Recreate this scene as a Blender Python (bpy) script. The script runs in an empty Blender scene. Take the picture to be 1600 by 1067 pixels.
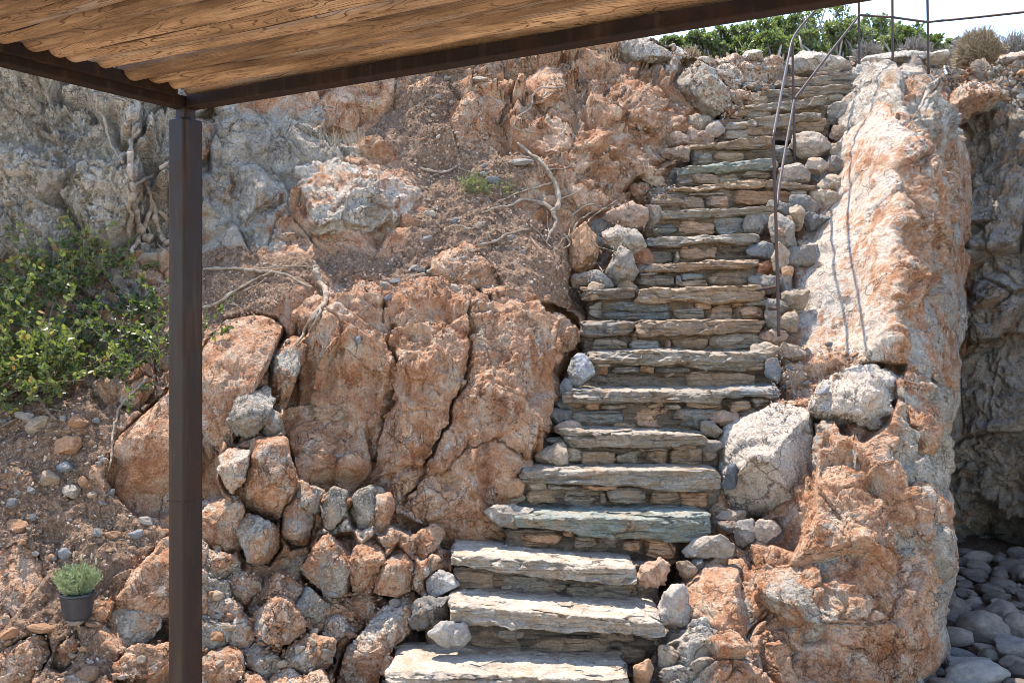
import bpy, math
import numpy as np
from mathutils import Vector

# ------------------------------------------------------------------ scene basics
SC = bpy.context.scene
COL = SC.collection
F, CX, CY, EYE = 1556.0, 800.0, 533.5, 1.95      # 35 mm lens, level camera 1.95 m above the cobbles
RNG = np.random.default_rng(11)


def pt(px, py, D):
    px = np.asarray(px, float); py = np.asarray(py, float); D = np.asarray(D, float)
    px, py, D = np.broadcast_arrays(px, py, D)
    return np.stack([(px - CX) / F * D, D, EYE + (CY - py) / F * D], -1)


def sstep(a, b, x):
    t = np.clip((x - a) / (b - a), 0, 1)
    return t * t * (3 - 2 * t)


# ------------------------------------------------------------------ noise
def _hash(ix, iy, iz, s):
    with np.errstate(over='ignore'):
        n = (ix.astype(np.uint32) * np.uint32(374761393) + iy.astype(np.uint32) * np.uint32(668265263)
             + iz.astype(np.uint32) * np.uint32(2246822519) + np.uint32((s * 3266489917) & 0xffffffff))
        n = (n ^ (n >> np.uint32(15))) * np.uint32(2246822519)
        n = (n ^ (n >> np.uint32(13))) * np.uint32(3266489917)
        return n ^ (n >> np.uint32(16))


def _u(n):
    return n.astype(np.float32) * np.float32(1 / 4294967296.0)


def vnoise(p, s=0):
    i = np.floor(p).astype(np.int64)
    f = (p - i).astype(np.float32)
    w = f * f * f * (f * (f * 6 - 15) + 10)
    out = 0
    for dx in (0, 1):
        wx = w[:, 0] if dx else 1 - w[:, 0]
        for dy in (0, 1):
            wy = w[:, 1] if dy else 1 - w[:, 1]
            for dz in (0, 1):
                wz = w[:, 2] if dz else 1 - w[:, 2]
                out = out + wx * wy * wz * _u(_hash(i[:, 0] + dx, i[:, 1] + dy, i[:, 2] + dz, s))
    return out * 2 - 1


_A = np.array([[0.00, 0.80, 0.60], [-0.80, 0.36, -0.48], [-0.60, -0.48, 0.64]])


def fbm(p, octv=4, s=0, gain=0.5, ridged=False):
    out = 0; a = 1.0; q = np.asarray(p, float)
    for o in range(octv):
        n = vnoise(q, s + o * 17)
        out = out + a * ((1 - 2 * np.abs(n)) if ridged else n)
        q = q @ _A.T * 2.03 + 13.7
        a *= gain
    return out


def worley(p, s=0, jit=0.9):
    """F1, F2, vector to the nearest site, its hash"""
    i = np.floor(p).astype(np.int64)
    n = len(p)
    f1 = np.full(n, 9.0, np.float32); f2 = np.full(n, 9.0, np.float32)
    vec = np.zeros((n, 3), np.float32); hid = np.zeros(n, np.uint32)
    for dx in (-1, 0, 1):
        for dy in (-1, 0, 1):
            for dz in (-1, 0, 1):
                c = i + (dx, dy, dz)
                h = _hash(c[:, 0], c[:, 1], c[:, 2], s)
                j = np.stack([(h & np.uint32(1023)), (h >> np.uint32(10)) & np.uint32(1023), (h >> np.uint32(20)) & np.uint32(1023)], -1) / 1023.0
                v = (p - (c + 0.5 + (j - 0.5) * jit)).astype(np.float32)
                d = np.sqrt((v * v).sum(1))
                m = d < f1
                f2 = np.where(m, f1, np.minimum(f2, d))
                f1 = np.where(m, d, f1)
                vec[m] = v[m]; hid[m] = h[m]
    return f1, f2, vec, hid


def facet(p, scale, s=0, tilt=1.0, off=0.5, warp=0.25, soft=0.12):
    """fractured rock: every cell is its own tilted plane, in units of one cell"""
    q = p * scale
    if warp:
        q = q + warp * np.stack([vnoise(q * 1.3, s + 1), vnoise(q * 1.3 + 7.7, s + 2), vnoise(q * 1.3 + 3.1, s + 3)], -1)
    f1, f2, v, h = worley(q, s)
    h2 = _hash(h.astype(np.int64) & 0xffff, (h >> np.uint32(16)).astype(np.int64), np.zeros(len(h), np.int64), s + 5)
    g = np.stack([(h2 & np.uint32(1023)), (h2 >> np.uint32(10)) & np.uint32(1023), (h2 >> np.uint32(20)) & np.uint32(1023)], -1) / 511.5 - 1
    e = f2 - f1
    r = _u(_hash(h2.astype(np.int64) & 0xffff, h2.astype(np.int64) >> 16, np.ones(len(h), np.int64), s)) - 0.5
    return ((g * v).sum(1) * tilt + r * off) * sstep(0, soft, e), e


# ------------------------------------------------------------------ meshes and tags
def tag(o, label=None, cat=None, group=None, kind=None):
    if label: o['label'] = label
    if cat: o['category'] = cat
    if group: o['group'] = group
    if kind: o['kind'] = kind
    return o


def empty(name, loc=(0, 0, 0)):
    o = bpy.data.objects.new(name, None)
    o.empty_display_size = 0.1
    COL.objects.link(o); o.location = loc
    return o


def np_mesh(name, V, faces, mat=None, smooth=True, col=None, rnd=None):
    """faces: list of int arrays, each (n,3) or (n,4)"""
    me = bpy.data.meshes.new(name)
    V = np.asarray(V, np.float32)
    faces = [np.asarray(f, np.int32) for f in faces if len(f)]
    nl = sum(f.size for f in faces); nf = sum(len(f) for f in faces)
    me.vertices.add(len(V)); me.vertices.foreach_set('co', V.ravel())
    me.loops.add(nl); me.polygons.add(nf)
    me.loops.foreach_set('vertex_index', np.concatenate([f.ravel() for f in faces]))
    tot = np.concatenate([np.full(len(f), f.shape[1], np.int32) for f in faces])
    st = np.concatenate([[0], np.cumsum(tot)[:-1]]).astype(np.int32)
    me.polygons.foreach_set('loop_start', st)
    me.polygons.foreach_set('use_smooth', np.full(nf, bool(smooth)))
    me.update(calc_edges=True)
    if col is not None:
        a = me.attributes.new('msk', 'FLOAT_COLOR', 'POINT')
        c = np.ones((len(V), 4), np.float32); c[:, :3] = col
        a.data.foreach_set('color', c.ravel())
    if rnd is not None:
        a = me.attributes.new('rnd', 'FLOAT', 'POINT')
        a.data.foreach_set('value', np.asarray(rnd, np.float32))
    if mat: me.materials.append(mat)
    me.validate()
    return me


def link(name, me, parent=None, loc=None):
    o = bpy.data.objects.new(name, me)
    COL.objects.link(o)
    if loc is not None: o.location = loc
    if parent is not None: o.parent = parent
    return o


def obj_world(name, V, faces, mat, parent=None, origin=None, **kw):
    """mesh object given in world coordinates, origin moved to its base"""
    V = np.asarray(V, float)
    if origin is None:
        origin = np.array([V[:, 0].mean(), V[:, 1].mean(), V[:, 2].min()])
    me = np_mesh(name, V - origin, faces, mat, **kw)
    o = link(name, me)
    loc = Vector(origin)
    if parent is not None:
        o.parent = parent
        w = Vector((0, 0, 0)); q = parent
        while q is not None:
            w += q.location; q = q.parent
        loc = loc - w
    o.location = loc
    return o


def grid_faces(nu, nv, wrap_v=False):
    u = np.arange(nu - 1)[:, None]; v = np.arange(nv if wrap_v else nv - 1)[None, :]
    a = u * nv + v; b = u * nv + (v + 1) % nv
    return np.stack([a, b, b + nv, a + nv], -1).reshape(-1, 4)


def vnormals(V, faces):
    N = np.zeros_like(V)
    for f in faces:
        f = np.asarray(f)
        n = np.cross(V[f[:, 2]] - V[f[:, 0]], V[f[:, -1]] - V[f[:, 1]]) if f.shape[1] == 4 else np.cross(V[f[:, 1]] - V[f[:, 0]], V[f[:, 2]] - V[f[:, 0]])
        for k in range(f.shape[1]):
            for c in range(3):
                N[:, c] += np.bincount(f[:, k], n[:, c], minlength=len(V))
    return N / (np.linalg.norm(N, axis=1, keepdims=True) + 1e-12)


def catmull(P, n):
    P = np.asarray(P, float)
    if len(P) < 3:
        return P[0] + (P[-1] - P[0]) * np.linspace(0, 1, n)[:, None]
    t = np.linspace(0, len(P) - 1 - 1e-6, n); i = t.astype(int); f = (t - i)[:, None]
    Q = np.vstack([2 * P[0] - P[1], P, 2 * P[-1] - P[-2]])
    a, b, c, d = Q[i], Q[i + 1], Q[i + 2], Q[i + 3]
    return 0.5 * (2 * b + (c - a) * f + (2 * a - 5 * b + 4 * c - d) * f ** 2 + (3 * b - a - 3 * c + d) * f ** 3)


def tube(P, R, ns=8, caps=True):
    P = np.asarray(P, float); n = len(P)
    R = np.broadcast_to(np.asarray(R, float), (n,))
    T = np.gradient(P, axis=0); T /= np.linalg.norm(T, axis=1, keepdims=True) + 1e-12
    a = np.array([0, 0, 1.0]) if abs(T[0, 2]) < 0.9 else np.array([1.0, 0, 0])
    U = np.cross(T[0], a); U /= np.linalg.norm(U)
    V = []
    th = np.linspace(0, 2 * math.pi, ns, endpoint=False)
    for k in range(n):
        U = U - T[k] * (U @ T[k]); U /= np.linalg.norm(U) + 1e-12
        W = np.cross(T[k], U)
        V.append(P[k] + R[k] * (np.cos(th)[:, None] * U + np.sin(th)[:, None] * W))
    V = np.vstack(V)
    f = [grid_faces(n, ns, True)]
    if caps:
        m = len(V)
        V = np.vstack([V, P[:1], P[-1:]])
        k = np.arange(ns)
        f.append(np.stack([np.full(ns, m), (k + 1) % ns, k], -1))
        f.append(np.stack([np.full(ns, m + 1), (n - 1) * ns + k, (n - 1) * ns + (k + 1) % ns], -1))
    return V, f


class MB:
    """collects pieces that belong to one mesh"""
    def __init__(s): s.V = []; s.f3 = []; s.f4 = []; s.n = 0; s.r = []
    def add(s, V, faces, rnd=None):
        for f in faces:
            (s.f4 if f.shape[1] == 4 else s.f3).append(f + s.n)
        s.V.append(V); s.r.append(np.full(len(V), 0.5 if rnd is None else rnd) if np.ndim(rnd) == 0 else rnd)
        s.n += len(V)
    def build(s, name, mat, parent=None, origin=None, smooth=True, rnd=True):
        fs = []
        if s.f4: fs.append(np.vstack(s.f4))
        if s.f3: fs.append(np.vstack(s.f3))
        return obj_world(name, np.vstack(s.V), fs, mat, parent, origin, smooth=smooth, rnd=np.concatenate(s.r) if rnd else None)


def box_faces():
    return [np.array([[0, 1, 3, 2], [4, 6, 7, 5], [0, 4, 5, 1], [2, 3, 7, 6], [0, 2, 6, 4], [1, 5, 7, 3]])]


def obox(c, ax, ay, az):
    """box with centre c and half-axis vectors"""
    c, ax, ay, az = (np.asarray(a, float) for a in (c, ax, ay, az))
    return np.array([c + sx * ax + sy * ay + sz * az for sx in (-1, 1) for sy in (-1, 1) for sz in (-1, 1)]), box_faces()


# ------------------------------------------------------------------ node helper
class NT:
    def __init__(s, name):
        s.m = bpy.data.materials.new(name); s.m.use_nodes = True
        s.t = s.m.node_tree; s.t.nodes.clear()
        s.out = s.t.nodes.new('ShaderNodeOutputMaterial')
    def n(s, typ, props=None, **inp):
        nd = s.t.nodes.new('ShaderNode' + typ)
        for k, v in (props or {}).items(): setattr(nd, k, v)
        for k, v in inp.items():
            key = k.replace('_', ' ')
            s.set(nd.inputs[int(k[1:])] if k[0] == 'i' and k[1:].isdigit() else nd.inputs[key], v)
        return nd
    def set(s, sock, v):
        if isinstance(v, bpy.types.NodeSocket): s.t.links.new(v, sock)
        elif isinstance(v, bpy.types.Node): s.t.links.new(v.outputs[0], sock)
        else: sock.default_value = v if not isinstance(v, (tuple, list)) or len(v) != 3 or sock.type != 'RGBA' else (*v, 1)
    def math(s, op, a, b=0.0, c=None, clamp=False):
        nd = s.t.nodes.new('ShaderNodeMath'); nd.operation = op; nd.use_clamp = clamp
        s.set(nd.inputs[0], a); s.set(nd.inputs[1], b)
        if c is not None: s.set(nd.inputs[2], c)
        return nd.outputs[0]
    def mix(s, f, a, b, mode='MIX'):
        nd = s.t.nodes.new('ShaderNodeMix'); nd.data_type = 'RGBA'; nd.blend_type = mode
        s.set(nd.inputs[0], f); s.set(nd.inputs[6], a); s.set(nd.inputs[7], b)
        return nd.outputs[2]
    def ramp(s, f, stops, interp='LINEAR'):
        nd = s.t.nodes.new('ShaderNodeValToRGB'); cr = nd.color_ramp; cr.interpolation = interp
        while len(cr.elements) < len(stops): cr.elements.new(0.5)
        for e, (p, c) in zip(cr.elements, stops):
            e.position = p; e.color = (*c, 1) if len(c) == 3 else c
        s.set(nd.inputs[0], f)
        return nd.outputs[0]
    def rng(s, v, a, b, c=0.0, d=1.0, smooth=True):
        nd = s.t.nodes.new('ShaderNodeMapRange'); nd.clamp = True
        if smooth: nd.interpolation_type = 'SMOOTHSTEP'
        for k, x in zip(('Value', 'From Min', 'From Max', 'To Min', 'To Max'), (v, a, b, c, d)): s.set(nd.inputs[k], x)
        return nd.outputs[0]
    def noise(s, vec, scale, detail=4, rough=0.55, dist=0.0):
        return s.n('TexNoise', Vector=vec, Scale=scale, Detail=detail, Roughness=rough, Distortion=dist).outputs[0]
    def mapping(s, vec, scale=(1, 1, 1), rot=(0, 0, 0)):
        return s.n('Mapping', Vector=vec, Scale=scale, Rotation=rot).outputs[0]
    def voro(s, vec, scale, feature='F1', out=0, rand=1.0):
        return s.n('TexVoronoi', {'feature': feature}, Vector=vec, Scale=scale, Randomness=rand).outputs[out]
    def bump(s, h, dist, strength=1.0, normal=None):
        kw = dict(Height=h, Distance=dist, Strength=strength)
        if normal is not None: kw['Normal'] = normal
        return s.n('Bump', **kw).outputs[0]
    def bsdf(s, color, rough=0.9, normal=None, metal=0.0, spec=0.3, **kw):
        b = s.n('BsdfPrincipled')
        s.set(b.inputs['Base Color'], color); s.set(b.inputs['Roughness'], rough)
        s.set(b.inputs['Metallic'], metal); s.set(b.inputs['Specular IOR Level'], spec)
        for k, v in kw.items(): s.set(b.inputs[k.replace('_', ' ')], v)
        if normal is not None: s.set(b.inputs['Normal'], normal)
        s.t.links.new(b.outputs[0], s.out.inputs[0])
        return b
    def objvec(s, jitter=True):
        tc = s.n('TexCoord').outputs['Object']
        if not jitter: return tc
        r = s.n('ObjectInfo').outputs['Random']
        return s.n('VectorMath', {'operation': 'ADD'}, i0=tc, i1=s.n('CombineXYZ', X=s.math('MULTIPLY', r, 37.0), Y=s.math('MULTIPLY', r, 91.0), Z=s.math('MULTIPLY', r, 53.0)).outputs[0]).outputs[0]


def mat_rock(name, jitter=True):
    """msk attribute: R grey limestone, G earth, B pale crust"""
    k = NT(name)
    co = k.objvec(jitter)
    at = k.n('Attribute', {'attribute_name': 'msk'})
    sep = k.n('SeparateColor', Color=at.outputs['Color'])
    n1 = k.noise(co, 1.7, 5, 0.6); n2 = k.noise(co, 6.5, 8, 0.68, 0.3); n3 = k.noise(co, 38, 6, 0.7)
    n4 = k.noise(k.mapping(co, (3, 3, 1.1), (0.3, 0.5, 0.2)), 4.0, 7, 0.7, 0.8)
    orange = k.ramp(n2, [(0.25, (0.265, 0.104, 0.052)), (0.42, (0.48, 0.235, 0.132)), (0.55, (0.625, 0.38, 0.25)), (0.70, (0.77, 0.605, 0.475))])
    orange = k.mix(k.rng(n4, 0.5, 0.66), orange, (0.58, 0.45, 0.34))
    grey = k.ramp(n2, [(0.25, (0.16, 0.13, 0.10)), (0.45, (0.39, 0.335, 0.275)), (0.60, (0.55, 0.485, 0.41)), (0.75, (0.70, 0.64, 0.57))])
    grey = k.mix(k.rng(n4, 0.50, 0.62, 0, 0.6), grey, (0.36, 0.365, 0.375))
    grey = k.mix(k.rng(k.noise(co, 3.1, 6, 0.65), 0.54, 0.68, 0, 0.8), grey, (0.47, 0.28, 0.16))
    soil = k.ramp(n3, [(0.3, (0.14, 0.085, 0.058)), (0.5, (0.29, 0.185, 0.128)), (0.68, (0.48, 0.345, 0.25))])
    jig = k.math('ADD', k.math('MULTIPLY', k.math('SUBTRACT', n1, 0.5), 1.7), k.math('MULTIPLY', k.math('SUBTRACT', n2, 0.5), 1.1))
    fg = k.rng(k.math('ADD', sep.outputs[0], jig), 0.38, 0.62)
    c = k.mix(fg, orange, grey)
    jp = k.math('ADD', k.math('ADD', k.math('MULTIPLY', k.math('SUBTRACT', n4, 0.5), 1.6), k.math('MULTIPLY', k.math('SUBTRACT', k.noise(co, 2.3, 4, 0.6), 0.5), 1.3)), k.math('MULTIPLY', k.math('SUBTRACT', n3, 0.5), 0.7))
    c = k.mix(k.rng(k.math('ADD', sep.outputs[2], jp), 0.38, 0.66, 0, 0.85), c, (0.72, 0.635, 0.55))
    fs = k.rng(k.math('ADD', sep.outputs[1], k.math('MULTIPLY', k.math('SUBTRACT', n2, 0.5), 1.2)), 0.35, 0.65)
    c = k.mix(fs, c, soil)
    c = k.mix(1.0, c, k.ramp(k.noise(co, 95, 4, 0.75), [(0.3, (0.62, 0.59, 0.56)), (0.5, (1, 1, 1)), (0.7, (1.32, 1.3, 1.28))]), 'MULTIPLY')
    c = k.mix(1.0, c, k.ramp(k.noise(co, 33, 6, 0.7, 0.6), [(0.32, (0.50, 0.45, 0.41)), (0.44, (1, 1, 1)), (0.62, (1, 1, 1)), (0.75, (1.3, 1.3, 1.3))]), 'MULTIPLY')
    b = k.bump(k.noise(co, 14, 8, 0.66, 0.3), 0.042, 0.9)
    b = k.bump(k.noise(co, 42, 8, 0.74, 0.5), 0.042, 1.0, b)
    wv = k.n('VectorMath', {'operation': 'ADD'}, i0=co, i1=k.n('VectorMath', {'operation': 'SCALE'}, i0=k.n('TexNoise', Vector=co, Scale=6.0, Detail=5.0).outputs[1], Scale=0.22).outputs[0]).outputs[0]
    cr = k.math('MULTIPLY', k.rng(k.voro(wv, 4.2, 'DISTANCE_TO_EDGE'), 0.0, 0.03, 1, 0), k.rng(k.noise(co, 2.6, 3, 0.6), 0.50, 0.62))
    cr2 = k.math('MULTIPLY', k.rng(k.voro(wv, 13, 'DISTANCE_TO_EDGE'), 0.0, 0.06, 1, 0), k.rng(k.noise(co, 4.6, 3, 0.6), 0.50, 0.62))
    crk = k.math('MAXIMUM', cr, cr2)
    c = k.mix(k.math('MULTIPLY', crk, 0.6), c, (0.10, 0.06, 0.042))
    b = k.bump(k.math('SUBTRACT', 1.0, crk), 0.03, 0.9, b)
    pit = k.rng(k.noise(co, 34, 3, 0.6), 0.30, 0.46)
    b = k.bump(pit, 0.012, 0.7, b)
    b = k.bump(k.math('POWER', k.voro(co, 75), 0.7), 0.006, 0.6, b)
    k.bsdf(c, 0.93, b, spec=0.15)
    return k.m


def mat_slate(name):
    """stratified schist; the object colour is the stone's own tint"""
    k = NT(name)
    co = k.objvec()
    tint = k.n('ObjectInfo').outputs['Color']
    st = k.noise(k.mapping(co, (2.2, 2.2, 26), (0.05, 0.06, 0)), 2.2, 8, 0.7, 0.5)
    sl = k.rng(k.noise(k.mapping(co, (1.5, 1.5, 40), (0.03, 0.08, 0)), 1.6, 5, 0.65, 0.4), 0.60, 0.66)
    n2 = k.noise(co, 8, 8, 0.7); n1 = k.noise(co, 3, 4, 0.6)
    c = k.mix(1.0, tint, k.ramp(st, [(0.28, (0.50, 0.49, 0.48)), (0.48, (0.95, 0.95, 0.95)), (0.70, (1.45, 1.42, 1.38))]), 'MULTIPLY')
    c = k.mix(k.rng(n2, 0.49, 0.64, 0, 0.65), c, (0.34, 0.215, 0.13))
    c = k.mix(k.rng(n1, 0.52, 0.7, 0, 0.4), c, (0.26, 0.26, 0.255))
    c = k.mix(1.0, c, k.ramp(k.noise(co, 70, 5, 0.75), [(0.3, (0.65, 0.65, 0.65)), (0.5, (1, 1, 1)), (0.7, (1.35, 1.35, 1.35))]), 'MULTIPLY')
    c = k.mix(k.rng(k.noise(co, 20, 6, 0.7), 0.62, 0.74, 0, 0.5), c, (0.48, 0.45, 0.41))
    c = k.mix(k.math('MULTIPLY', sl, 0.7), c, (0.05, 0.042, 0.036))
    b = k.bump(st, 0.034, 0.9)
    b = k.bump(k.math('SUBTRACT', 1.0, sl), 0.014, 0.8, b)
    b = k.bump(k.noise(k.mapping(co, (1, 1, 3)), 22, 8, 0.72), 0.022, 0.6, b)
    b = k.bump(k.noise(co, 120, 4, 0.7), 0.004, 0.5, b)
    k.bsdf(c, 0.82, b, spec=0.25)
    return k.m


def mat_stone(name):
    """loose stones: the object colour is the stone's tint"""
    k = NT(name)
    co = k.objvec()
    tint = k.n('ObjectInfo').outputs['Color']
    n2 = k.noise(co, 9, 8, 0.7, 0.3)
    c = k.mix(1.0, tint, k.ramp(n2, [(0.28, (0.55, 0.52, 0.5)), (0.5, (1, 1, 1)), (0.72, (1.4, 1.38, 1.34))]), 'MULTIPLY')
    c = k.mix(k.rng(k.noise(co, 6, 6, 0.65), 0.54, 0.68, 0, 0.6), c, (0.40, 0.225, 0.13))
    c = k.mix(1.0, c, k.ramp(k.noise(co, 60, 5, 0.75), [(0.3, (0.68, 0.67, 0.66)), (0.5, (1, 1, 1)), (0.7, (1.3, 1.3, 1.3))]), 'MULTIPLY')
    b = k.bump(k.noise(co, 18, 9, 0.72, 0.3), 0.04, 0.7)
    b = k.bump(k.noise(co, 110, 5, 0.75), 0.005, 0.6, b)
    k.bsdf(c, 0.9, b, spec=0.2)
    return k.m


def mat_cobble(name):
    k = NT(name)
    co = k.objvec()
    tint = k.n('ObjectInfo').outputs['Color']
    c = k.mix(1.0, tint, k.ramp(k.noise(co, 4, 8, 0.75), [(0.3, (0.6, 0.6, 0.6)), (0.5, (1, 1, 1)), (0.72, (1.5, 1.45, 1.4))]), 'MULTIPLY')
    c = k.mix(k.rng(k.noise(co, 40, 5, 0.7), 0.58, 0.7, 0, 0.5), c, (0.3, 0.3, 0.3))
    b = k.bump(k.noise(co, 14, 8, 0.65), 0.02, 0.5)
    b = k.bump(k.noise(co, 90, 4, 0.7), 0.003, 0.4, b)
    k.bsdf(c, 0.78, b, spec=0.3)
    return k.m


def mat_gravel(name):
    k = NT(name)
    a = k.n('Attribute', {'attribute_name': 'rnd'}).outputs['Fac']
    co = k.objvec(False)
    c = k.ramp(a, [(0.0, (0.15, 0.085, 0.055)), (0.35, (0.28, 0.17, 0.11)), (0.65, (0.42, 0.28, 0.19)), (0.85, (0.40, 0.33, 0.265)), (0.95, (0.33, 0.32, 0.31)), (1.0, (0.5, 0.44, 0.37))])
    c = k.mix(1.0, c, k.ramp(k.noise(co, 70, 5, 0.75), [(0.3, (0.6, 0.6, 0.6)), (0.5, (1, 1, 1)), (0.7, (1.35, 1.35, 1.35))]), 'MULTIPLY')
    k.bsdf(c, 0.92, k.bump(k.noise(co, 90, 6, 0.7), 0.006, 0.6), spec=0.15)
    return k.m


def mat_steel(name, base, rust, rough=0.42, metal=0.35):
    k = NT(name)
    co = k.objvec(False)
    n = k.noise(co, 6, 7, 0.65); n2 = k.noise(co, 120, 3, 0.7)
    c = k.mix(k.rng(n, 0.42, 0.66), base, rust)
    c = k.mix(k.rng(n2, 0.70, 0.76, 0, 0.5), c, (0.25, 0.22, 0.20))
    c = k.mix(k.rng(k.noise(k.mapping(co, (9, 9, 0.9)), 3, 5, 0.6), 0.5, 0.72, 0, 0.35), c, (0.07, 0.04, 0.026))
    b = k.bump(n2, 0.0012, 0.4)
    b = k.bump(k.noise(co, 9, 3, 0.5), 0.004, 0.25, b)
    k.bsdf(c, k.rng(n, 0.3, 0.7, rough - 0.08, rough + 0.15, False), b, metal=0.0, spec=0.16)
    return k.m


def mat_log(name):
    """peeled log, local x along the log: growth figure as contour lines of a stretched noise"""
    k = NT(name)
    co = k.objvec()
    st = k.mapping(co, (0.6, 10, 10))
    f = k.noise(st, 1.25, 2.5, 0.5, 0.35)
    f = k.math('ADD', f, k.math('MULTIPLY', k.noise(k.mapping(co, (7, 13, 13)), 1.0, 1, 0.5), 0.10))
    wv = k.math('PINGPONG', k.math('MULTIPLY', f, 72.0), 1.0)
    line = k.rng(wv, 0.05, 0.30)                       # thin dark contour lines
    gate = k.rng(k.noise(k.mapping(co, (2, 5, 5)), 1.6, 3, 0.6), 0.37, 0.52)
    tone = k.noise(k.mapping(co, (1.4, 7, 7)), 1.1, 6, 0.65, 0.3)
    c = k.ramp(tone, [(0.28, (0.085, 0.046, 0.025)), (0.44, (0.20, 0.120, 0.064)), (0.56, (0.315, 0.198, 0.112)), (0.70, (0.44, 0.30, 0.185))])
    c = k.mix(1.0, c, k.ramp(k.n('ObjectInfo').outputs['Random'], [(0.0, (0.72, 0.70, 0.68)), (0.5, (1.0, 1.0, 1.0)), (1.0, (1.3, 1.32, 1.36))]), 'MULTIPLY')
    c = k.mix(k.rng(k.noise(k.mapping(co, (0.9, 14, 14)), 1.2, 4, 0.6), 0.54, 0.68, 0, 0.55), c, (0.30, 0.27, 0.235))
    c = k.mix(k.math('MULTIPLY', k.math('SUBTRACT', 1.0, line), gate), c, (0.11, 0.06, 0.032))
    gr = k.noise(k.mapping(co, (3, 55, 55)), 1.6, 6, 0.7)
    c = k.mix(1.0, c, k.ramp(gr, [(0.3, (0.6, 0.57, 0.53)), (0.5, (1, 1, 1)), (0.7, (1.3, 1.3, 1.3))]), 'MULTIPLY')
    crack = k.rng(k.noise(k.mapping(co, (0.55, 24, 24)), 1.5, 4, 0.6, 0.2), 0.63, 0.68)
    c = k.mix(crack, c, (0.045, 0.02, 0.01))
    b = k.bump(gr, 0.006, 0.5)
    b = k.bump(k.math('SUBTRACT', 1.0, crack), 0.012, 0.8, b)
    b = k.bump(line, 0.002, 0.5, b)
    k.bsdf(c, 0.7, b, spec=0.25)
    return k.m


def mat_leaf(name, stops, trans=0.3):
    k = NT(name)
    a = k.n('Attribute', {'attribute_name': 'rnd'}).outputs['Fac']
    c = k.ramp(a, stops)
    b = k.n('BsdfPrincipled'); k.set(b.inputs['Base Color'], c); k.set(b.inputs['Roughness'], 0.45); k.set(b.inputs['Specular IOR Level'], 0.35)
    t = k.n('BsdfTranslucent', Color=k.mix(0.5, c, (0.35, 0.5, 0.06)))
    mx = k.n('MixShader', i0=trans, i1=b.outputs[0], i2=t.outputs[0])
    k.t.links.new(mx.outputs[0], k.out.inputs[0])
    return k.m


def mat_bark(name, c0, c1, c2):
    k = NT(name)
    co = k.objvec(False)
    n = k.noise(k.mapping(co, (1, 1, 1)), 22, 8, 0.7, 1.0)
    c = k.ramp(n, [(0.3, c0), (0.5, c1), (0.7, c2)])
    k.bsdf(c, 0.88, k.bump(k.noise(co, 55, 6, 0.7, 1.5), 0.012, 0.8), spec=0.15)
    return k.m


def mat_plain(name, c, rough=0.5, amp=0.25, scale=20, spec=0.4):
    k = NT(name)
    co = k.objvec(False)
    n = k.noise(co, scale, 6, 0.65)
    cc = k.mix(1.0, c, k.ramp(n, [(0.3, (1 - amp,) * 3), (0.7, (1 + amp,) * 3)]), 'MULTIPLY')
    k.bsdf(cc, rough, k.bump(n, 0.003, 0.3), spec=spec)
    return k.m


M = dict(
    terrain=mat_rock('layered orange and grey limestone', False),
    rock=mat_rock('weathered limestone boulder'),
    slate=mat_slate('stratified schist slab'),
    stone=mat_stone('broken field stone'),
    cobble=mat_cobble('dark rounded cobble'),
    gravel=mat_gravel('broken stone chips and earth'),
    steel=mat_steel('rusty dark painted steel', (0.018, 0.011, 0.011), (0.026, 0.012, 0.0075)),
    beam=mat_steel('rust brown steel beam', (0.012, 0.0065, 0.0048), (0.024, 0.011, 0.0065), 0.55, 0.2),
    rail=mat_steel('weathered steel rod', (0.055, 0.043, 0.042), (0.075, 0.042, 0.032), 0.45, 0.4),
    log=mat_log('peeled timber log'),
    bush=mat_leaf('mastic leaves', [(0.0, (0.014, 0.027, 0.014)), (0.45, (0.048, 0.073, 0.030)), (0.8, (0.155, 0.165, 0.055)), (0.93, (0.32, 0.32, 0.08)), (1.0, (0.36, 0.19, 0.07))]),
    hill=mat_leaf('hilltop shrub leaves', [(0.0, (0.028, 0.040, 0.022)), (0.5, (0.085, 0.11, 0.052)), (1.0, (0.19, 0.215, 0.105))]),
    lav=mat_leaf('lavender needles', [(0.0, (0.10, 0.14, 0.07)), (0.5, (0.24, 0.30, 0.16)), (1.0, (0.45, 0.48, 0.30))], 0.15),
    dry=mat_leaf('dry twigs', [(0.0, (0.16, 0.12, 0.085)), (0.5, (0.33, 0.25, 0.17)), (1.0, (0.52, 0.42, 0.28))], 0.1),
    drygrey=mat_leaf('grey twigs', [(0.0, (0.12, 0.105, 0.095)), (0.5, (0.25, 0.22, 0.20)), (1.0, (0.42, 0.38, 0.34))], 0.1),
    root=mat_bark('bleached root bark', (0.13, 0.095, 0.07), (0.28, 0.22, 0.17), (0.44, 0.37, 0.30)),
    stump=mat_bark('dark gnarled bark', (0.05, 0.035, 0.028), (0.15, 0.11, 0.085), (0.30, 0.24, 0.20)),
    pot=mat_plain('black plastic pot', (0.022, 0.026, 0.033), 0.45, 0.3, 14, 0.5),
    potsoil=mat_plain('potting earth', (0.05, 0.035, 0.025), 0.95, 0.4, 60, 0.1),
    patio=mat_plain('pale gravelly ground', (0.44, 0.36, 0.28), 0.9, 0.3, 6, 0.1),
)

# ------------------------------------------------------------------ the hillside: depths of the slope at surveyed points
def dstep(k): return 4.9 + 0.23 * k
def ystep(k):
    return CY - (-1.61 + 0.22 * k) / dstep(k) * F

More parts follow.
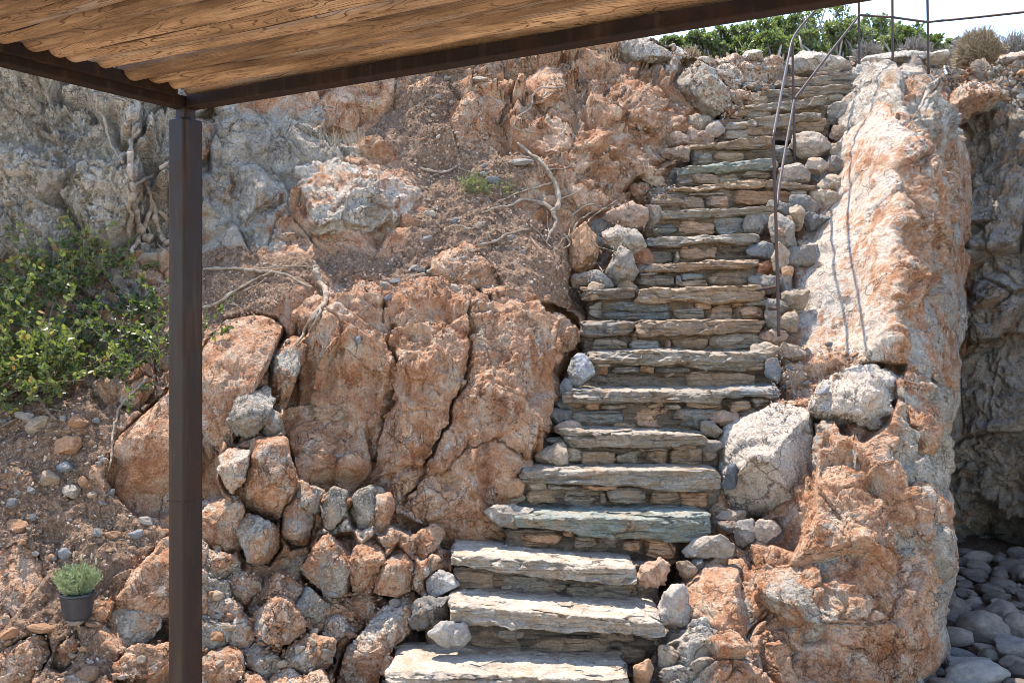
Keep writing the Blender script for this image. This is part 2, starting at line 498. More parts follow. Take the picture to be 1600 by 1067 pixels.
CTRL = []
def row(py, *pairs):
    for px, d in pairs: CTRL.append((px, py, d))
row(1300, (-500, 3.95), (0, 3.95), (400, 3.95), (800, 3.95), (1200, 3.95), (1450, 4.05))
row(1067, (-400, 4.75), (0, 4.75), (200, 4.75), (400, 4.9), (560, 4.95), (660, 5.1), (1060, 4.95), (1250, 4.95), (1400, 5.15))
row(980, (1060, 5.1), (1200, 5.0), (1400, 5.15))
row(900, (-400, 5.2), (0, 5.15), (100, 5.25), (300, 5.15), (450, 5.3), (600, 5.35), (690, 5.55), (1100, 5.45), (1250, 5.15), (1440, 5.35))
row(780, (-400, 5.5), (0, 5.5), (150, 5.5), (300, 5.4), (450, 5.5), (600, 5.6), (740, 5.8), (1150, 5.85), (1280, 5.5), (1440, 5.6))
row(640, (-400, 5.9), (0, 5.9), (150, 5.85), (300, 5.7), (450, 5.8), (600, 5.95), (750, 6.1), (850, 6.3), (1180, 6.3), (1280, 6.1), (1400, 5.95), (1465, 6.3))
row(570, (1240, 6.75), (1320, 6.5), (1400, 6.3))
row(520, (-400, 6.4), (0, 6.4), (200, 6.4), (350, 6.3), (480, 6.3), (600, 6.3), (750, 6.45), (880, 6.7), (1240, 7.0), (1330, 6.75), (1395, 6.45), (1475, 7.05))
row(430, (-400, 6.75), (0, 6.75), (200, 6.8), (350, 6.85), (480, 6.85), (600, 6.8), (750, 6.85), (880, 7.15), (1250, 7.3), (1340, 7.05), (1405, 6.7), (1480, 7.4))
row(330, (-400, 6.85), (0, 6.85), (200, 6.95), (350, 7.15), (500, 7.25), (650, 7.35), (780, 7.5), (900, 7.65), (970, 7.75), (1270, 7.9), (1340, 7.6), (1408, 7.2), (1490, 7.95))
row(220, (-400, 6.95), (0, 7.0), (200, 7.1), (400, 7.45), (600, 7.8), (750, 7.9), (900, 8.0), (1010, 8.4), (1310, 8.3), (1405, 7.8), (1490, 8.5))
row(130, (1100, 9.0), (1180, 9.1), (1360, 8.85), (1440, 8.7), (1500, 9.2))
row(90, (-400, 7.1), (0, 7.2), (200, 7.4), (400, 7.9), (600, 8.4), (800, 8.8), (950, 9.0), (1060, 9.35), (1200, 9.55), (1350, 9.5), (1500, 9.6), (1700, 9.6))
row(-150, (-400, 7.3), (0, 7.5), (400, 8.3), (800, 9.6), (1200, 10.4))
for k in range(20):
    xl = np.interp(k, [0, 3, 6, 9, 13, 16, 19], [640, 800, 880, 930, 1050, 1130, 1215]); xr = np.interp(k, [0, 3, 6, 9, 13, 16, 19], [990, 1112, 1170, 1195, 1270, 1285, 1345])
    for q in (0, 0.5, 1):
        CTRL.append((xl + (xr - xl) * q, ystep(k), dstep(k) + 0.60))
CTRL = np.array(CTRL, float)


def _tps(ax, ay, bx, by):
    r2 = (ax[:, None] - bx[None]) ** 2 + (ay[:, None] - by[None]) ** 2
    return (0.5 * r2 * np.log(r2 + 1e-9)).astype(np.float32)

_sx, _sy = CTRL[:, 0] / 400, CTRL[:, 1] / 400
_n = len(CTRL)
_K = _tps(_sx, _sy, _sx, _sy).astype(float) + 0.01 * np.eye(_n)
_Pm = np.stack([np.ones(_n), _sx, _sy], 1)
_sol = np.linalg.solve(np.block([[_K, _Pm], [_Pm.T, np.zeros((3, 3))]]), np.concatenate([CTRL[:, 2], np.zeros(3)]))


def dbase(px, py):
    sh = np.shape(px)
    x = np.ravel(px) / 400; y = np.ravel(py) / 400
    out = np.empty(len(x))
    for a in range(0, len(x), 60000):
        b = slice(a, a + 60000)
        out[b] = _tps(x[b], y[b], _sx, _sy) @ _sol[:_n] + _sol[_n] + _sol[_n + 1] * x[b] + _sol[_n + 2] * y[b]
    return out.reshape(sh)


def poly_sd(px, py, poly):
    """signed distance to a polygon, positive inside"""
    P = np.asarray(poly, float); d = np.full(np.shape(px), 1e9); ins = np.zeros(np.shape(px), bool)
    for (x0, y0), (x1, y1) in zip(P, np.roll(P, -1, 0)):
        ex, ey = x1 - x0, y1 - y0
        t = np.clip(((px - x0) * ex + (py - y0) * ey) / (ex * ex + ey * ey + 1e-9), 0, 1)
        d = np.minimum(d, (px - x0 - t * ex) ** 2 + (py - y0 - t * ey) ** 2)
        c = ((y0 > py) != (y1 > py)) & (px < ex * (py - y0) / (ey + 1e-12 * (ey == 0)) + x0)
        ins ^= c
    d = np.sqrt(d)
    return np.where(ins, d, -d)


def reg(px, py, poly, soft=25):
    return sstep(-soft, soft, poly_sd(px, py, poly))


R_GREY = [(-900, -300), (330, -300), (330, 200), (310, 330), (250, 400), (0, 420), (-900, 420)]
R_GREY2 = [(300, 150), (520, 150), (560, 250), (480, 300), (440, 420), (300, 420)]
R_SHELF = [(300, 400), (440, 405), (620, 400), (660, 330), (620, 250), (560, 200), (690, 110), (720, 90), (700, 230), (860, 240), (800, 330), (900, 400), (930, 470), (880, 480), (740, 440), (640, 440), (500, 450), (430, 500), (330, 520)]
R_BANK = [(-900, 560), (150, 600), (200, 640), (160, 760), (260, 830), (150, 990), (250, 1110), (-900, 1300)]
R_CONG = [(310, 790), (480, 780), (690, 830), (700, 1000), (600, 1110), (250, 1110), (300, 900)]
R_ORANGE = [(600, 100), (700, 90), (1000, 90), (1150, 120), (1110, 190), (1040, 290), (930, 330), (870, 230), (700, 250), (640, 220)]
R_SLAB = [(1245, 560), (1235, 420), (1270, 300), (1310, 190), (1360, 110), (1410, 200), (1410, 420), (1380, 560)]
R_PILLAR = [(1410, 100), (1470, 110), (1520, 250), (1520, 560), (1480, 800), (1400, 760), (1390, 560), (1415, 420)]
R_LOW = [(1050, 860), (1250, 840), (1420, 640), (1500, 640), (1500, 1300), (1000, 1300)]
R_STAIR = [(600, 1100), (700, 870), (800, 790), (880, 620), (915, 440), (1010, 330), (1060, 240), (1130, 160), (1230, 110), (1350, 110), (1290, 180), (1270, 300), (1200, 340), (1200, 610), (1120, 640), (1110, 840), (1040, 980), (1000, 1100)]
R_TOP = [(980, 40), (1700, 40), (1700, 118), (1340, 112), (1200, 125), (1180, 180), (1110, 190), (1140, 140), (1040, 120)]


def edge_px(py):
    return np.interp(py, [60, 100, 130, 200, 270, 320, 500, 600, 700, 760, 810, 900, 960, 1030, 1067, 1300],
                     [1480, 1462, 1472, 1500, 1516, 1512, 1500, 1497, 1482, 1476, 1490, 1482, 1466, 1466, 1448, 1440])


def ytop(px):
    return np.interp(px, [-900, 760, 900, 960, 1020, 1060, 1100, 1150, 1250, 1290, 1350, 1420, 1480, 1600], [-170, -170, 20, 62, 70, 82, 88, 88, 92, 88, 96, 104, 110, 110])


def terrain_detail(P, px, py, D):
    """outward displacement (metres) and msk colour"""
    wg = np.maximum(reg(px, py, R_GREY, 40), 0); wg2 = reg(px, py, R_GREY2, 40)
    ws = np.maximum(reg(px, py, R_SHELF, 30), reg(px, py, R_BANK, 35)); wc = reg(px, py, R_CONG, 40)
    wo = reg(px, py, R_ORANGE, 30); wl = reg(px, py, R_SLAB, 25); wp = reg(px, py, R_PILLAR, 25); ww = reg(px, py, R_LOW, 40)
    wst = reg(px, py, R_STAIR, 20); wt = reg(px, py, R_TOP, 15)
    soft = np.clip(ws + wst + 0.5 * wt, 0, 1)
    rock = np.clip(1 - soft, 0, 1)
    h = 0.10 * fbm(P * 1.6, 3, 3) * (1 - 0.75 * wl)
    # fractured facets
    f1, e1 = facet(P * np.array([1, 1, 0.8]), 2.2, 21, 1.0, 0.55, 0.3, 0.10)
    f2, e2 = facet(P, 5.5, 22, 1.1, 0.6, 0.3, 0.10)
    f3, e3 = facet(P, 14.0, 23, 1.2, 0.6, 0.3, 0.15)
    f4, e4 = facet(P, 34.0, 24, 1.2, 0.7, 0.3, 0.2)
    cut = lambda e, w: 1 - sstep(0, w, e)
    a = np.clip(rock * (1 - 0.9 * wl - 0.55 * wg), 0, 1) * (1 + 0.9 * wo)
    h += a * (0.13 * f1 + 0.05 * f2 + 0.014 * f3 + 0.006 * f4) - a * (0.05 * cut(e1, 0.04) + 0.012 * cut(e2, 0.05))
    # grey wrinkled cliff: folds running down and to the left, deep vertical joints
    ang = math.radians(28)
    Q = np.stack([P[:, 0] * math.cos(ang) - P[:, 2] * math.sin(ang), P[:, 1], P[:, 0] * math.sin(ang) + P[:, 2] * math.cos(ang)], -1)
    Q = Q + 0.10 * np.stack([fbm(P * 3, 3, 71), fbm(P * 3, 3, 72), fbm(P * 3, 3, 73)], -1)
    G = fbm(Q * np.array([6.5, 4, 2.0]), 5, 31, 0.55, True)
    J, ej = facet(Q * np.array([1.0, 1.0, 0.55]), 1.9, 33, 0.8, 0.7, 0.35, 0.16)
    J2, ej2 = facet(Q * np.array([1.0, 1.0, 0.6]), 4.6, 34, 0.9, 0.7, 0.35, 0.16)
    W = fbm(Q * np.array([26, 16, 11]), 4, 35, 0.6, True)
    h += wg * (0.035 * G + 0.34 * J + 0.09 * J2 + 0.028 * W + 0.013 * fbm(Q * np.array([60, 45, 26]), 3, 36, 0.6, True) - 0.22 * cut(ej, 0.10) - 0.05 * cut(ej2, 0.08) + 0.008 * f3)
    # earth and rubble
    c1 = worley(P * 9.0, 41)[0]; c2 = worley(P * 21.0, 42)[0]; c3 = worley(P * 46.0, 43)[0]
    h += soft * (0.04 * fbm(P * 4, 4, 44) + 0.030 * (0.6 - c1) + 0.020 * (0.6 - c2) + 0.010 * (0.6 - c3))
    h += np.clip(wt + 0.6 * wo, 0, 1) * (0.03 * (0.6 - c1) + 0.022 * (0.6 - c2) + 0.012 * (0.6 - c3))
    # conglomerate of fitted blocks
    p1, q1 = facet(P, 4.6, 51, 0.5, 0.5, 0.35, 0.3); p2, q2 = facet(P, 11.0, 52, 0.6, 0.6, 0.35, 0.3); p3, q3 = facet(P, 26.0, 53, 0.6, 0.6, 0.3, 0.3)
    h += wc * (0.06 * p1 + 0.04 * sstep(0, 0.35, q1) + 0.045 * p2 + 0.028 * sstep(0, 0.35, q2) + 0.018 * p3 + 0.012 * sstep(0, 0.3, q3) - 0.04)
    # the pillar: flutes that run up and down
    h += (wp * 0.9 + ww * 0.45) * (0.035 * fbm(P * np.array([5.5, 5.5, 1.6]), 5, 61, 0.55, True))
    # the smooth slab beside the steps: shallow slanting scratches, flaked patches
    S = np.stack([P[:, 0] * 0.8 + P[:, 2] * 0.6, P[:, 1], P[:, 2] * 0.8 - P[:, 0] * 0.6], -1)
    h += wl * (0.010 * fbm(S * np.array([2.2, 2, 9]), 5, 62) + 0.014 * f1 + 0.009 * facet(S * np.array([1, 1, 2.2]), 7, 63, 1, 0.8, 0.4, 0.1)[0])
    # texture everywhere
    h += (0.007 * fbm(P * 17, 3, 64, 0.6) + 0.004 * fbm(P * 48, 3, 65, 0.6)) * (1 - 0.5 * wl)
    h = h * (1 - 0.8 * wst)
    # colour masks
    big = fbm(P * 0.9, 3, 81)
    R = 0.16 + 0.9 * wg + 0.55 * wg2 * (1 - wg) + 0.10 * big - 0.2 * wo + 0.34 * wp + 0.22 * wl + 0.30 * ww + 0.20 * wt + 0.14 * wc + 0.25 * wst
    # the joints of the cliff keep rust and earth
    R -= wg * 0.35 * cut(ej, 0.14)
    G_ = 0.95 * ws + 0.35 * wo * (0.5 + 0.8 * big) + 0.28 * wt + 0.6 * wst + 0.4 * wc * cut(q1, 0.12)
    B = 0.10 + 0.50 * wl + 0.50 * wt + 0.22 * wp + 0.06 * ww + 0.10 * wc - 0.2 * ws + 0.40 * wg + 0.22 * wc + 0.05 * wo
    return h, np.stack([R, G_, B], -1)


nv = 600
pxa = np.concatenate([np.linspace(-650, -60, 70, endpoint=False), np.linspace(-60, 1425, 690, endpoint=False), 1425 + 75 * np.sin(np.linspace(0, math.pi / 2, 90))])
va = np.concatenate([np.linspace(0, 0.90, nv - 40, endpoint=False), np.linspace(0.90, 1, 40)])
PX, VV = np.meshgrid(pxa, va, indexing='ij')
Y0 = ytop(PX)
PY = np.where(VV < 0.90, Y0 + (1110 - Y0) * VV / 0.90, 1110 + 190 * (VV - 0.90) / 0.10)
E = edge_px(PY)
PX = np.where(PX > 1300, 1300 + (PX - 1300) * (E - 1300) / 200.0, PX)
D0 = dbase(PX, PY)
# the pillar turns away at its right-hand side
tq = np.clip((PX - (E - 75)) / 75, 0, 1)
D0 = D0 + 0.75 * (1 - np.sqrt(np.clip(1 - tq ** 2, 0, 1)))
# the crisp crest where the smooth slab meets the flank of the pillar
crest = np.interp(PY, [100, 150, 200, 300, 420, 500, 560], [1352, 1385, 1404, 1411, 1408, 1398, 1385])
D0 = D0 - 0.13 * np.maximum(0, 1 - np.abs(PX - crest) / 75) * sstep(95, 150, PY) * sstep(590, 520, PY)
# extra columns run back along the hidden flank of the pillar
nb = 40
bx = np.linspace(0, 1, nb + 1)[1:]
PXb = np.repeat(PX[-1:], nb, 0); PYb = np.repeat(PY[-1:], nb, 0)
Db = D0[-1:] + 3.0 * bx[:, None]
P_front = pt(PX, PY, D0); P_back = pt(PXb, PYb, D0[-1:] + 0 * Db)
P_back = P_back + np.stack([0.10 * bx[:, None] + 0 * Db, 2.6 * bx[:, None] + 0 * Db, 0 * Db], -1)
G3 = np.concatenate([P_front, P_back], 0)
PX = np.concatenate([PX, PXb], 0); PY = np.concatenate([PY, PYb], 0)
# rows over the brow run back over the plateau
nt = 26
kk = np.linspace(0, 1, nt + 1)[1:][::-1] ** 1.6
brow = G3[:, :1]
back = brow + np.stack([kk[None] * brow[:, :, 0] * 0.28, kk[None] * 3.2 + 0 * brow[:, :, 0], -0.10 * kk[None] + 0 * brow[:, :, 0]], -1)
G3 = np.concatenate([back, G3], 1)
PX = np.concatenate([np.repeat(PX[:, :1], nt, 1), PX], 1); PY = np.concatenate([np.repeat(PY[:, :1], nt, 1), PY], 1)
nu, nvv = G3.shape[:2]
Vt = G3.reshape(-1, 3); Ft = grid_faces(nu, nvv)
Nt = vnormals(Vt, [Ft])
flip = np.sign((Nt * (np.array([0, 0, EYE]) - Vt)).sum(1).mean())
Nt *= flip
Ht, Ct = terrain_detail(Vt, PX.ravel(), PY.ravel(), Vt[:, 1])
EDG = np.concatenate([np.repeat(E[:, :1] * 0 + tq[:, :1], nt, 1), tq], 1); EDG = np.concatenate([EDG, np.ones((nb, EDG.shape[1]))], 0).ravel()
Vt = Vt + Nt * (Ht * (1 - 0.6 * sstep(0.3, 1, EDG)))[:, None]
hill = link('hillside', np_mesh('hillside', Vt, [Ft if flip < 0 else Ft[:, ::-1]], M['terrain'], col=np.clip(Ct, 0, 1)))
tag(hill, 'steep hillside of orange limestone, brown earth and grey cliff', 'hillside', kind='structure')

# ------------------------------------------------------------------ depth survey used to lay things on the slope
ZW, ZH, ZS = 620, 480, 4.0
ZB = np.full((ZW, ZH), 99.0); ZALL = []


def zadd(V):
    ZALL.append(V)
    px = CX + F * V[:, 0] / V[:, 1]; py = CY - F * (V[:, 2] - EYE) / V[:, 1]
    i = ((px + 500) / ZS).astype(int); j = ((py + 300) / ZS).astype(int)
    m = (i >= 0) & (i < ZW) & (j >= 0) & (j < ZH) & (V[:, 1] > 1)
    np.minimum.at(ZB, (i[m], j[m]), V[m, 1])


def zmid(px, py):
    i = np.clip(((np.asarray(px) + 500) / ZS).astype(int), 1, ZW - 2); j = np.clip(((np.asarray(py) + 300) / ZS).astype(int), 1, ZH - 2)
    return np.sort(np.stack([ZB[i, j], ZB[i, j + 1], ZB[i + 1, j], ZB[i - 1, j], ZB[i, j - 1]]), 0)[2]


def zat(px, py):
    i = np.clip(((np.asarray(px) + 500) / ZS).astype(int), 1, ZW - 2); j = np.clip(((np.asarray(py) + 300) / ZS).astype(int), 1, ZH - 2)
    s = np.stack([ZB[i, j], ZB[i, j + 1], ZB[i + 1, j], ZB[i - 1, j], ZB[i, j - 1]])
    return s.min(0)

zadd(Vt)

# ------------------------------------------------------------------ the gully beyond the pillar: back wall and cobble floor
gx = np.concatenate([np.linspace(1330, 1420, 20, endpoint=False), np.linspace(1420, 1640, 130, endpoint=False), np.linspace(1640, 2300, 60)])
gy = np.concatenate([np.linspace(96, 960, 330), np.linspace(965, 1200, 20)])
GX, GY = np.meshgrid(gx, gy, indexing='ij')
GX = GX.copy()
GYT = np.interp(GX, [1330, 1450, 1520, 1600, 2300], [112, 112, 100, 96, 60])
GY = GYT + (GY - 96) * (1200 - GYT) / (1200 - 96)
GD = np.interp(GY, [60, 100, 180, 320, 520, 760, 900, 1200], [9.7, 9.5, 9.15, 8.75, 8.55, 8.75, 8.9, 9.2])
GD = GD - 0.35 * sstep(1540, 1900, GX) - 2.6 * sstep(1620, 2300, GX) + 0.4 * np.exp(-((GX - 1470) / 70.0) ** 2) + 0.9 * np.exp(-((GX - 1545) / 55.0) ** 2 - ((GY - 835) / 38.0) ** 2)
GG = pt(GX, GY, GD)
brow = GG[:, :1]
kk = np.linspace(0, 1, 21)[1:][::-1] ** 1.5
GG = np.concatenate([brow + np.stack([kk[None] * brow[:, :, 0] * 0.25, kk[None] * 3.0 + 0 * brow[:, :, 0], -0.1 * kk[None] + 0 * brow[:, :, 0]], -1), GG], 1)
GPY = np.concatenate([np.repeat(GY[:, :1], 20, 1), GY], 1).ravel(); GPX = np.concatenate([np.repeat(GX[:, :1], 20, 1), GX], 1).ravel()
Vg = GG.reshape(-1, 3); Fg = grid_faces(*GG.shape[:2]); Ng = vnormals(Vg, [Fg])
fl = np.sign((Ng * (np.array([0, 0, EYE]) - Vg)).sum(1).mean()); Ng *= fl
h1, q1 = facet(Vg * np.array([1, 1, 0.8]), 1.5, 91, 1.0, 0.7, 0.35, 0.14); h2, q2 = facet(Vg, 4.0, 92, 1.0, 0.6, 0.3, 0.12); h3, q3 = facet(Vg, 11, 93, 1.0, 0.6, 0.3, 0.15)
top = sstep(190, 110, GPY)
hg = 0.30 * h1 + 0.13 * h2 + 0.045 * h3 + 0.018 * fbm(Vg * 16, 4, 94, 0.6) - 0.10 * (1 - sstep(0, 0.06, q1)) - 0.03 * (1 - sstep(0, 0.06, q2))
hg += top * (0.05 * (0.6 - worley(Vg * 8, 95)[0]) + 0.03 * (0.6 - worley(Vg * 19, 96)[0]))
Vg = Vg + Ng * hg[:, None]
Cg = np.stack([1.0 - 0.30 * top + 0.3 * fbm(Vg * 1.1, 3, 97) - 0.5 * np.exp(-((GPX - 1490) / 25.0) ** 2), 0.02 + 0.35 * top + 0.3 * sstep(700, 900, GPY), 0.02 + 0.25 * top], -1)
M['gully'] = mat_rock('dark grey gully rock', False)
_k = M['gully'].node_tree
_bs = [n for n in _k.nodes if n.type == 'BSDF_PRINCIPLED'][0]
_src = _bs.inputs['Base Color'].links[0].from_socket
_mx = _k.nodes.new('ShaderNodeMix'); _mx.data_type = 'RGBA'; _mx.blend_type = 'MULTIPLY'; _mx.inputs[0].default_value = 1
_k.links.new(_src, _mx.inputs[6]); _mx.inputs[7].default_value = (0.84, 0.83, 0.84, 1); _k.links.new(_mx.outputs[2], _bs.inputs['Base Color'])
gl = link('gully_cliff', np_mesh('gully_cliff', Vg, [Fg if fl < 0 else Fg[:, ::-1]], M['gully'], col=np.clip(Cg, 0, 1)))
tag(gl, 'dark grey rock face at the back of the gully', 'cliff', kind='structure')
zadd(Vg)

# ground: one sheet at cobble level under everything, plateau sheet that carries the hilltop back to the horizon
xs = np.linspace(-12, 14, 160); ys = np.linspace(-8, 10, 120)
X, Y = np.meshgrid(xs, ys, indexing='ij')
Pg = np.stack([X, Y, 0 * X], -1).reshape(-1, 3); Pg[:, 2] = -0.02 + 0.03 * fbm(Pg * 1.3, 3, 5)
tag(link('ground', np_mesh('ground', Pg, [grid_faces(160, 120)[:, ::-1]], M['patio'])), 'pale gravelly ground below the cliff', 'ground', kind='structure')
xs = np.linspace(-160, 200, 150); ys = np.concatenate([np.linspace(11.2, 30, 70), np.linspace(34, 400, 40)])
X, Y = np.meshgrid(xs, ys, indexing='ij')
Pp = np.stack([X, Y, 0 * X], -1).reshape(-1, 3)
Pp[:, 2] = EYE + 2.55 + 0.25 * fbm(Pp * 0.35, 3, 6) - 0.002 * (Pp[:, 1] - 11)
tag(link('plateau', np_mesh('plateau', Pp, [grid_faces(150, 110)[:, ::-1]], M['terrain'], col=np.tile([0.2, 0.6, 0.3], (len(Pp), 1)))), 'stony flat hilltop behind the brow of the cliff', 'plateau', kind='structure')


# ------------------------------------------------------------------ rocks
def inside_fit(poly, k=8):
    P = np.asarray(poly, float)
    xs = np.linspace(P[:, 0].min(), P[:, 0].max(), k + 2)[1:-1]; ys = np.linspace(P[:, 1].min(), P[:, 1].max(), k + 2)[1:-1]
    X, Y = np.meshgrid(xs, ys); X = X.ravel(); Y = Y.ravel()
    m = poly_sd(X, Y, P) > 0
    return X[m], Y[m]


CARVE = []


def boulder(poly, label, group=None, T=None, sink=0.28, dD=0.0, grey=0.1, earth=0.0, pale=0.1, rough=1.0, seed=1, tilt=1.0, box=0.31, ncut=10, mat=None, name='boulder', cat='boulder', res=2.4, D=None, cutd=(0.48, 0.86), color=None, flute=0.0, carve=True, cracks=(), bumps=()):
    """a boulder with the outline of the photographed one, as thick as it is wide, bedded into the slope"""
    poly = np.asarray(poly, float)
    rg = np.random.default_rng(seed * 7919 + len(poly))
    c = np.array([(poly[:, 0].min() + poly[:, 0].max()) / 2, (poly[:, 1].min() + poly[:, 1].max()) / 2]) * 0.4 + poly.mean(0) * 0.6
    poly = c + (poly - c) * (1 + 2.5 / (0.5 * min(np.ptp(poly[:, 0]), np.ptp(poly[:, 1]))))
    ix, iy = inside_fit(poly)
    if D is None:
        dz = dbase(ix, iy)
        A = np.stack([np.ones(len(ix)), ix - c[0], iy - c[1]], 1)
        co = np.linalg.lstsq(A, dz, rcond=None)[0]
    else:
        co = np.array([D, 0, 0])
    co[1:] *= tilt
    w = poly[:, 0].max() - poly[:, 0].min(); hh = poly[:, 1].max() - poly[:, 1].min()
    size = min(w, hh) * co[0] / F
    if T is None: T = 0.38 * size
    per = np.linalg.norm(np.roll(poly, -1, 0) - poly, axis=1).sum()
    nth = int(np.clip(per / res, 40, 950)); nph = int(np.clip(0.75 * max(w, hh) / res, 20, 300))
    th = np.linspace(0, 2 * math.pi, nth, endpoint=False)
    dx, dy = np.cos(th), np.sin(th)
    R = np.full(nth, 1.0)
    for i in range(nth):
        best = 0
        for a, b in zip(poly, np.roll(poly, -1, 0)):
            ex, ey = b - a
            den = dx[i] * ey - dy[i] * ex
            if abs(den) < 1e-9: continue
            t = ((a[0] - c[0]) * ey - (a[1] - c[1]) * ex) / den
            s = ((a[0] - c[0]) * dy[i] - (a[1] - c[1]) * dx[i]) / den
            if t > 0 and -1e-6 <= s <= 1 + 1e-6: best = max(best, t)
        R[i] = best
    kn = max(3, nth // 40) | 1
    R = sum(np.roll(R, s) for s in range(-(kn // 2), kn // 2 + 1)) / kn
    # front and back halves
    pf = np.linspace(0, 1, 4001) ** 3 * math.pi / 2
    rf = np.sin(pf) ** box; wf = np.cos(pf) ** 0.75
    al = np.concatenate([[0], np.cumsum(np.hypot(np.diff(rf) * 0.25 * (w + hh) / F * co[0], np.diff(wf) * T))]); al /= al[-1]
    def prof_(m): q_ = np.linspace(0, 1, m); return np.interp(q_, al, rf), np.interp(q_, al, wf)
    ra, wa = prof_(int(nph * 0.8)); rb, wb_ = prof_(max(8, nph // 4))
    rr = np.concatenate([ra, rb[::-1][1:]]); ww = np.concatenate([wa, -wb_[::-1][1:]]); ph = rr
    rr[0] = 0.004; rr[-1] = 0.004
    px = c[0] + rr[:, None] * R[None] * dx[None]; py = c[1] + rr[:, None] * R[None] * dy[None]
    pl = co[0] + co[1] * (px - c[0]) + co[2] * (py - c[1])
    Dv = pl + dD + T * sink - T * ww[:, None]
    P0 = pt(c[0], c[1], co[0] + dD + T * sink)
    V = pt(px, py, Dv).reshape(-1, 3)
    Fq = grid_faces(len(ph), nth, True)
    # flat broken faces: planes cut off the camera side and the flanks
    L = (V - P0)
    s3 = np.array([w / 2 * co[0] / F, T, hh / 2 * co[0] / F])
    ln = L / s3
    for q in range(ncut):
        n = rg.normal(size=3); n[1] = -abs(n[1]) - 0.25; n /= np.linalg.norm(n)
        hq = rg.uniform(*cutd)
        d = ln @ n - hq
        ln = ln - np.maximum(d, 0)[:, None] * n * 0.92
    ln = ln + 0
    V = P0 + ln * s3
    N = vnormals(V, [Fq])
    sg = np.sign((N * (V - P0)).sum(1).mean()); N *= sg
    off = rg.uniform(0, 50, 3)
    Q = V + off
    f1, e1 = facet(Q, 1 / (0.42 * size + 0.05), seed, 1, 0.4, 0.3, 0.10)
    f2, e2 = facet(Q, 1 / (0.16 * size + 0.04), seed + 3, 1.1, 0.6, 0.3, 0.10)
    f3, e3 = facet(Q, 16, seed + 5, 1.2, 0.6, 0.3, 0.15)
    f4, e4 = facet(Q, 38, seed + 6, 1.2, 0.7, 0.3, 0.2)
    h = rough * (0.060 * size * f1 + 0.018 * size * f2 + min(0.009, 0.04 * size) * f3 + min(0.004, 0.02 * size) * f4 - min(0.008, 0.03 * size) * (1 - sstep(0, 0.05, e2)))
    h = h + rough * (min(0.007, 0.03 * size) * fbm(Q * 15, 3, seed + 8, 0.6) + min(0.004, 0.02 * size) * fbm(Q * 45, 3, seed + 10, 0.6) + 0.04 * size * fbm(Q / (0.6 * size + 0.05), 3, seed + 9))
    if flute: h = h + 0.6 * flute * fbm(Q * np.array([6, 6, 1.7]), 5, seed + 11, 0.55, True)
    vx = CX + F * V[:, 0] / V[:, 1]; vy = CY - F * (V[:, 2] - EYE) / V[:, 1]
    frontal = V[:, 1] < np.median(V[:, 1]) + T
    for bx_, by_, rx_, ry_, am in bumps:
        h = h + am * np.exp(-((vx - bx_) / rx_) ** 2 - ((vy - by_) / ry_) ** 2) * frontal
    for line, wid, dep in cracks:
        line = catmull(np.asarray(line, float), 60)
        dd = np.full(len(V), 1e9)
        jx = vx + 9 * fbm(V * 7, 4, 991, 0.6); jy = vy + 9 * fbm(V * 7, 4, 992, 0.6)
        for p0, p1 in zip(line[:-1], line[1:]):
            e_ = p1 - p0; t_ = np.clip(((jx - p0[0]) * e_[0] + (jy - p0[1]) * e_[1]) / (e_ @ e_ + 1e-9), 0, 1)
            dd = np.minimum(dd, (jx - p0[0] - t_ * e_[0]) ** 2 + (jy - p0[1] - t_ * e_[1]) ** 2)
        dd = np.sqrt(dd)
        h = h - (dep * (1 - sstep(wid * 0.35, wid, dd)) + 0.25 * dep * np.exp(-(dd / (wid * 5)) ** 2)) * frontal
    V = V + N * h[:, None]
    big = fbm(V * 1.4, 3, seed + 12)
    C = np.stack([grey + 0.25 * big + 0 * h, earth + 0.15 * big, pale + 0.15 * fbm(V * 2.1, 3, seed + 13)], -1)
    o = obj_world(name, V, [Fq if sg > 0 else Fq[:, ::-1]], mat or M['rock'], origin=np.array([P0[0], P0[1], V[:, 2].min()]), col=np.clip(C, 0, 1))
    if color is not None: o.color = (*color, 1)
    tag(o, label, cat, group)
    zadd(V); 
    if carve: CARVE.append((poly, 0.5 * T + 0.06))
    return o

GB = 'large boulders set in the slope'
B = boulder
# --- the three tall orange slabs in the middle
B([(480, 537), (521, 477), (570, 442), (602, 452), (637, 445), (675, 432), (750, 460), (775, 480), (860, 476), (900, 498), (908, 520), (890, 562), (872, 610), (866, 662), (838, 690), (797, 697), (802, 735), (790, 772), (742, 838), (700, 858), (652, 842), (604, 816), (562, 778), (510, 770), (461, 747), (448, 700), (441, 657), (462, 601)],
  'huge leaning orange boulder split by two narrow black cracks in the middle of the slope', GB, T=0.48, grey=0.07, pale=0.16, rough=1.25, seed=1, flute=0.045, res=1.7, box=0.28, ncut=9, cutd=(0.6, 0.95),
  cracks=[([(604, 462), (609, 500), (612, 560), (597, 628), (596, 655), (580, 692), (577, 715), (558, 760)], 4.5, 0.14), ([(742, 470), (737, 530), (733, 575), (706, 646), (688, 684), (672, 722), (636, 790)], 4.0, 0.13), ([(800, 700), (770, 690), (720, 705), (690, 740)], 2.0, 0.03)],
  bumps=[(530, 560, 45, 70, 0.06), (560, 600, 26, 22, -0.07), (500, 690, 45, 50, 0.07), (670, 540, 45, 80, 0.03), (835, 520, 60, 50, 0.10), (815, 610, 50, 60, 0.05), (860, 640, 30, 40, -0.05), (700, 790, 60, 50, 0.05), (650, 640, 30, 60, 0.04)])
B([(662, 432), (690, 395), (725, 385), (760, 408), (785, 445), (745, 456), (690, 448)], 'low triangular orange rock above the huge split boulder', GB, grey=0.1, seed=4)
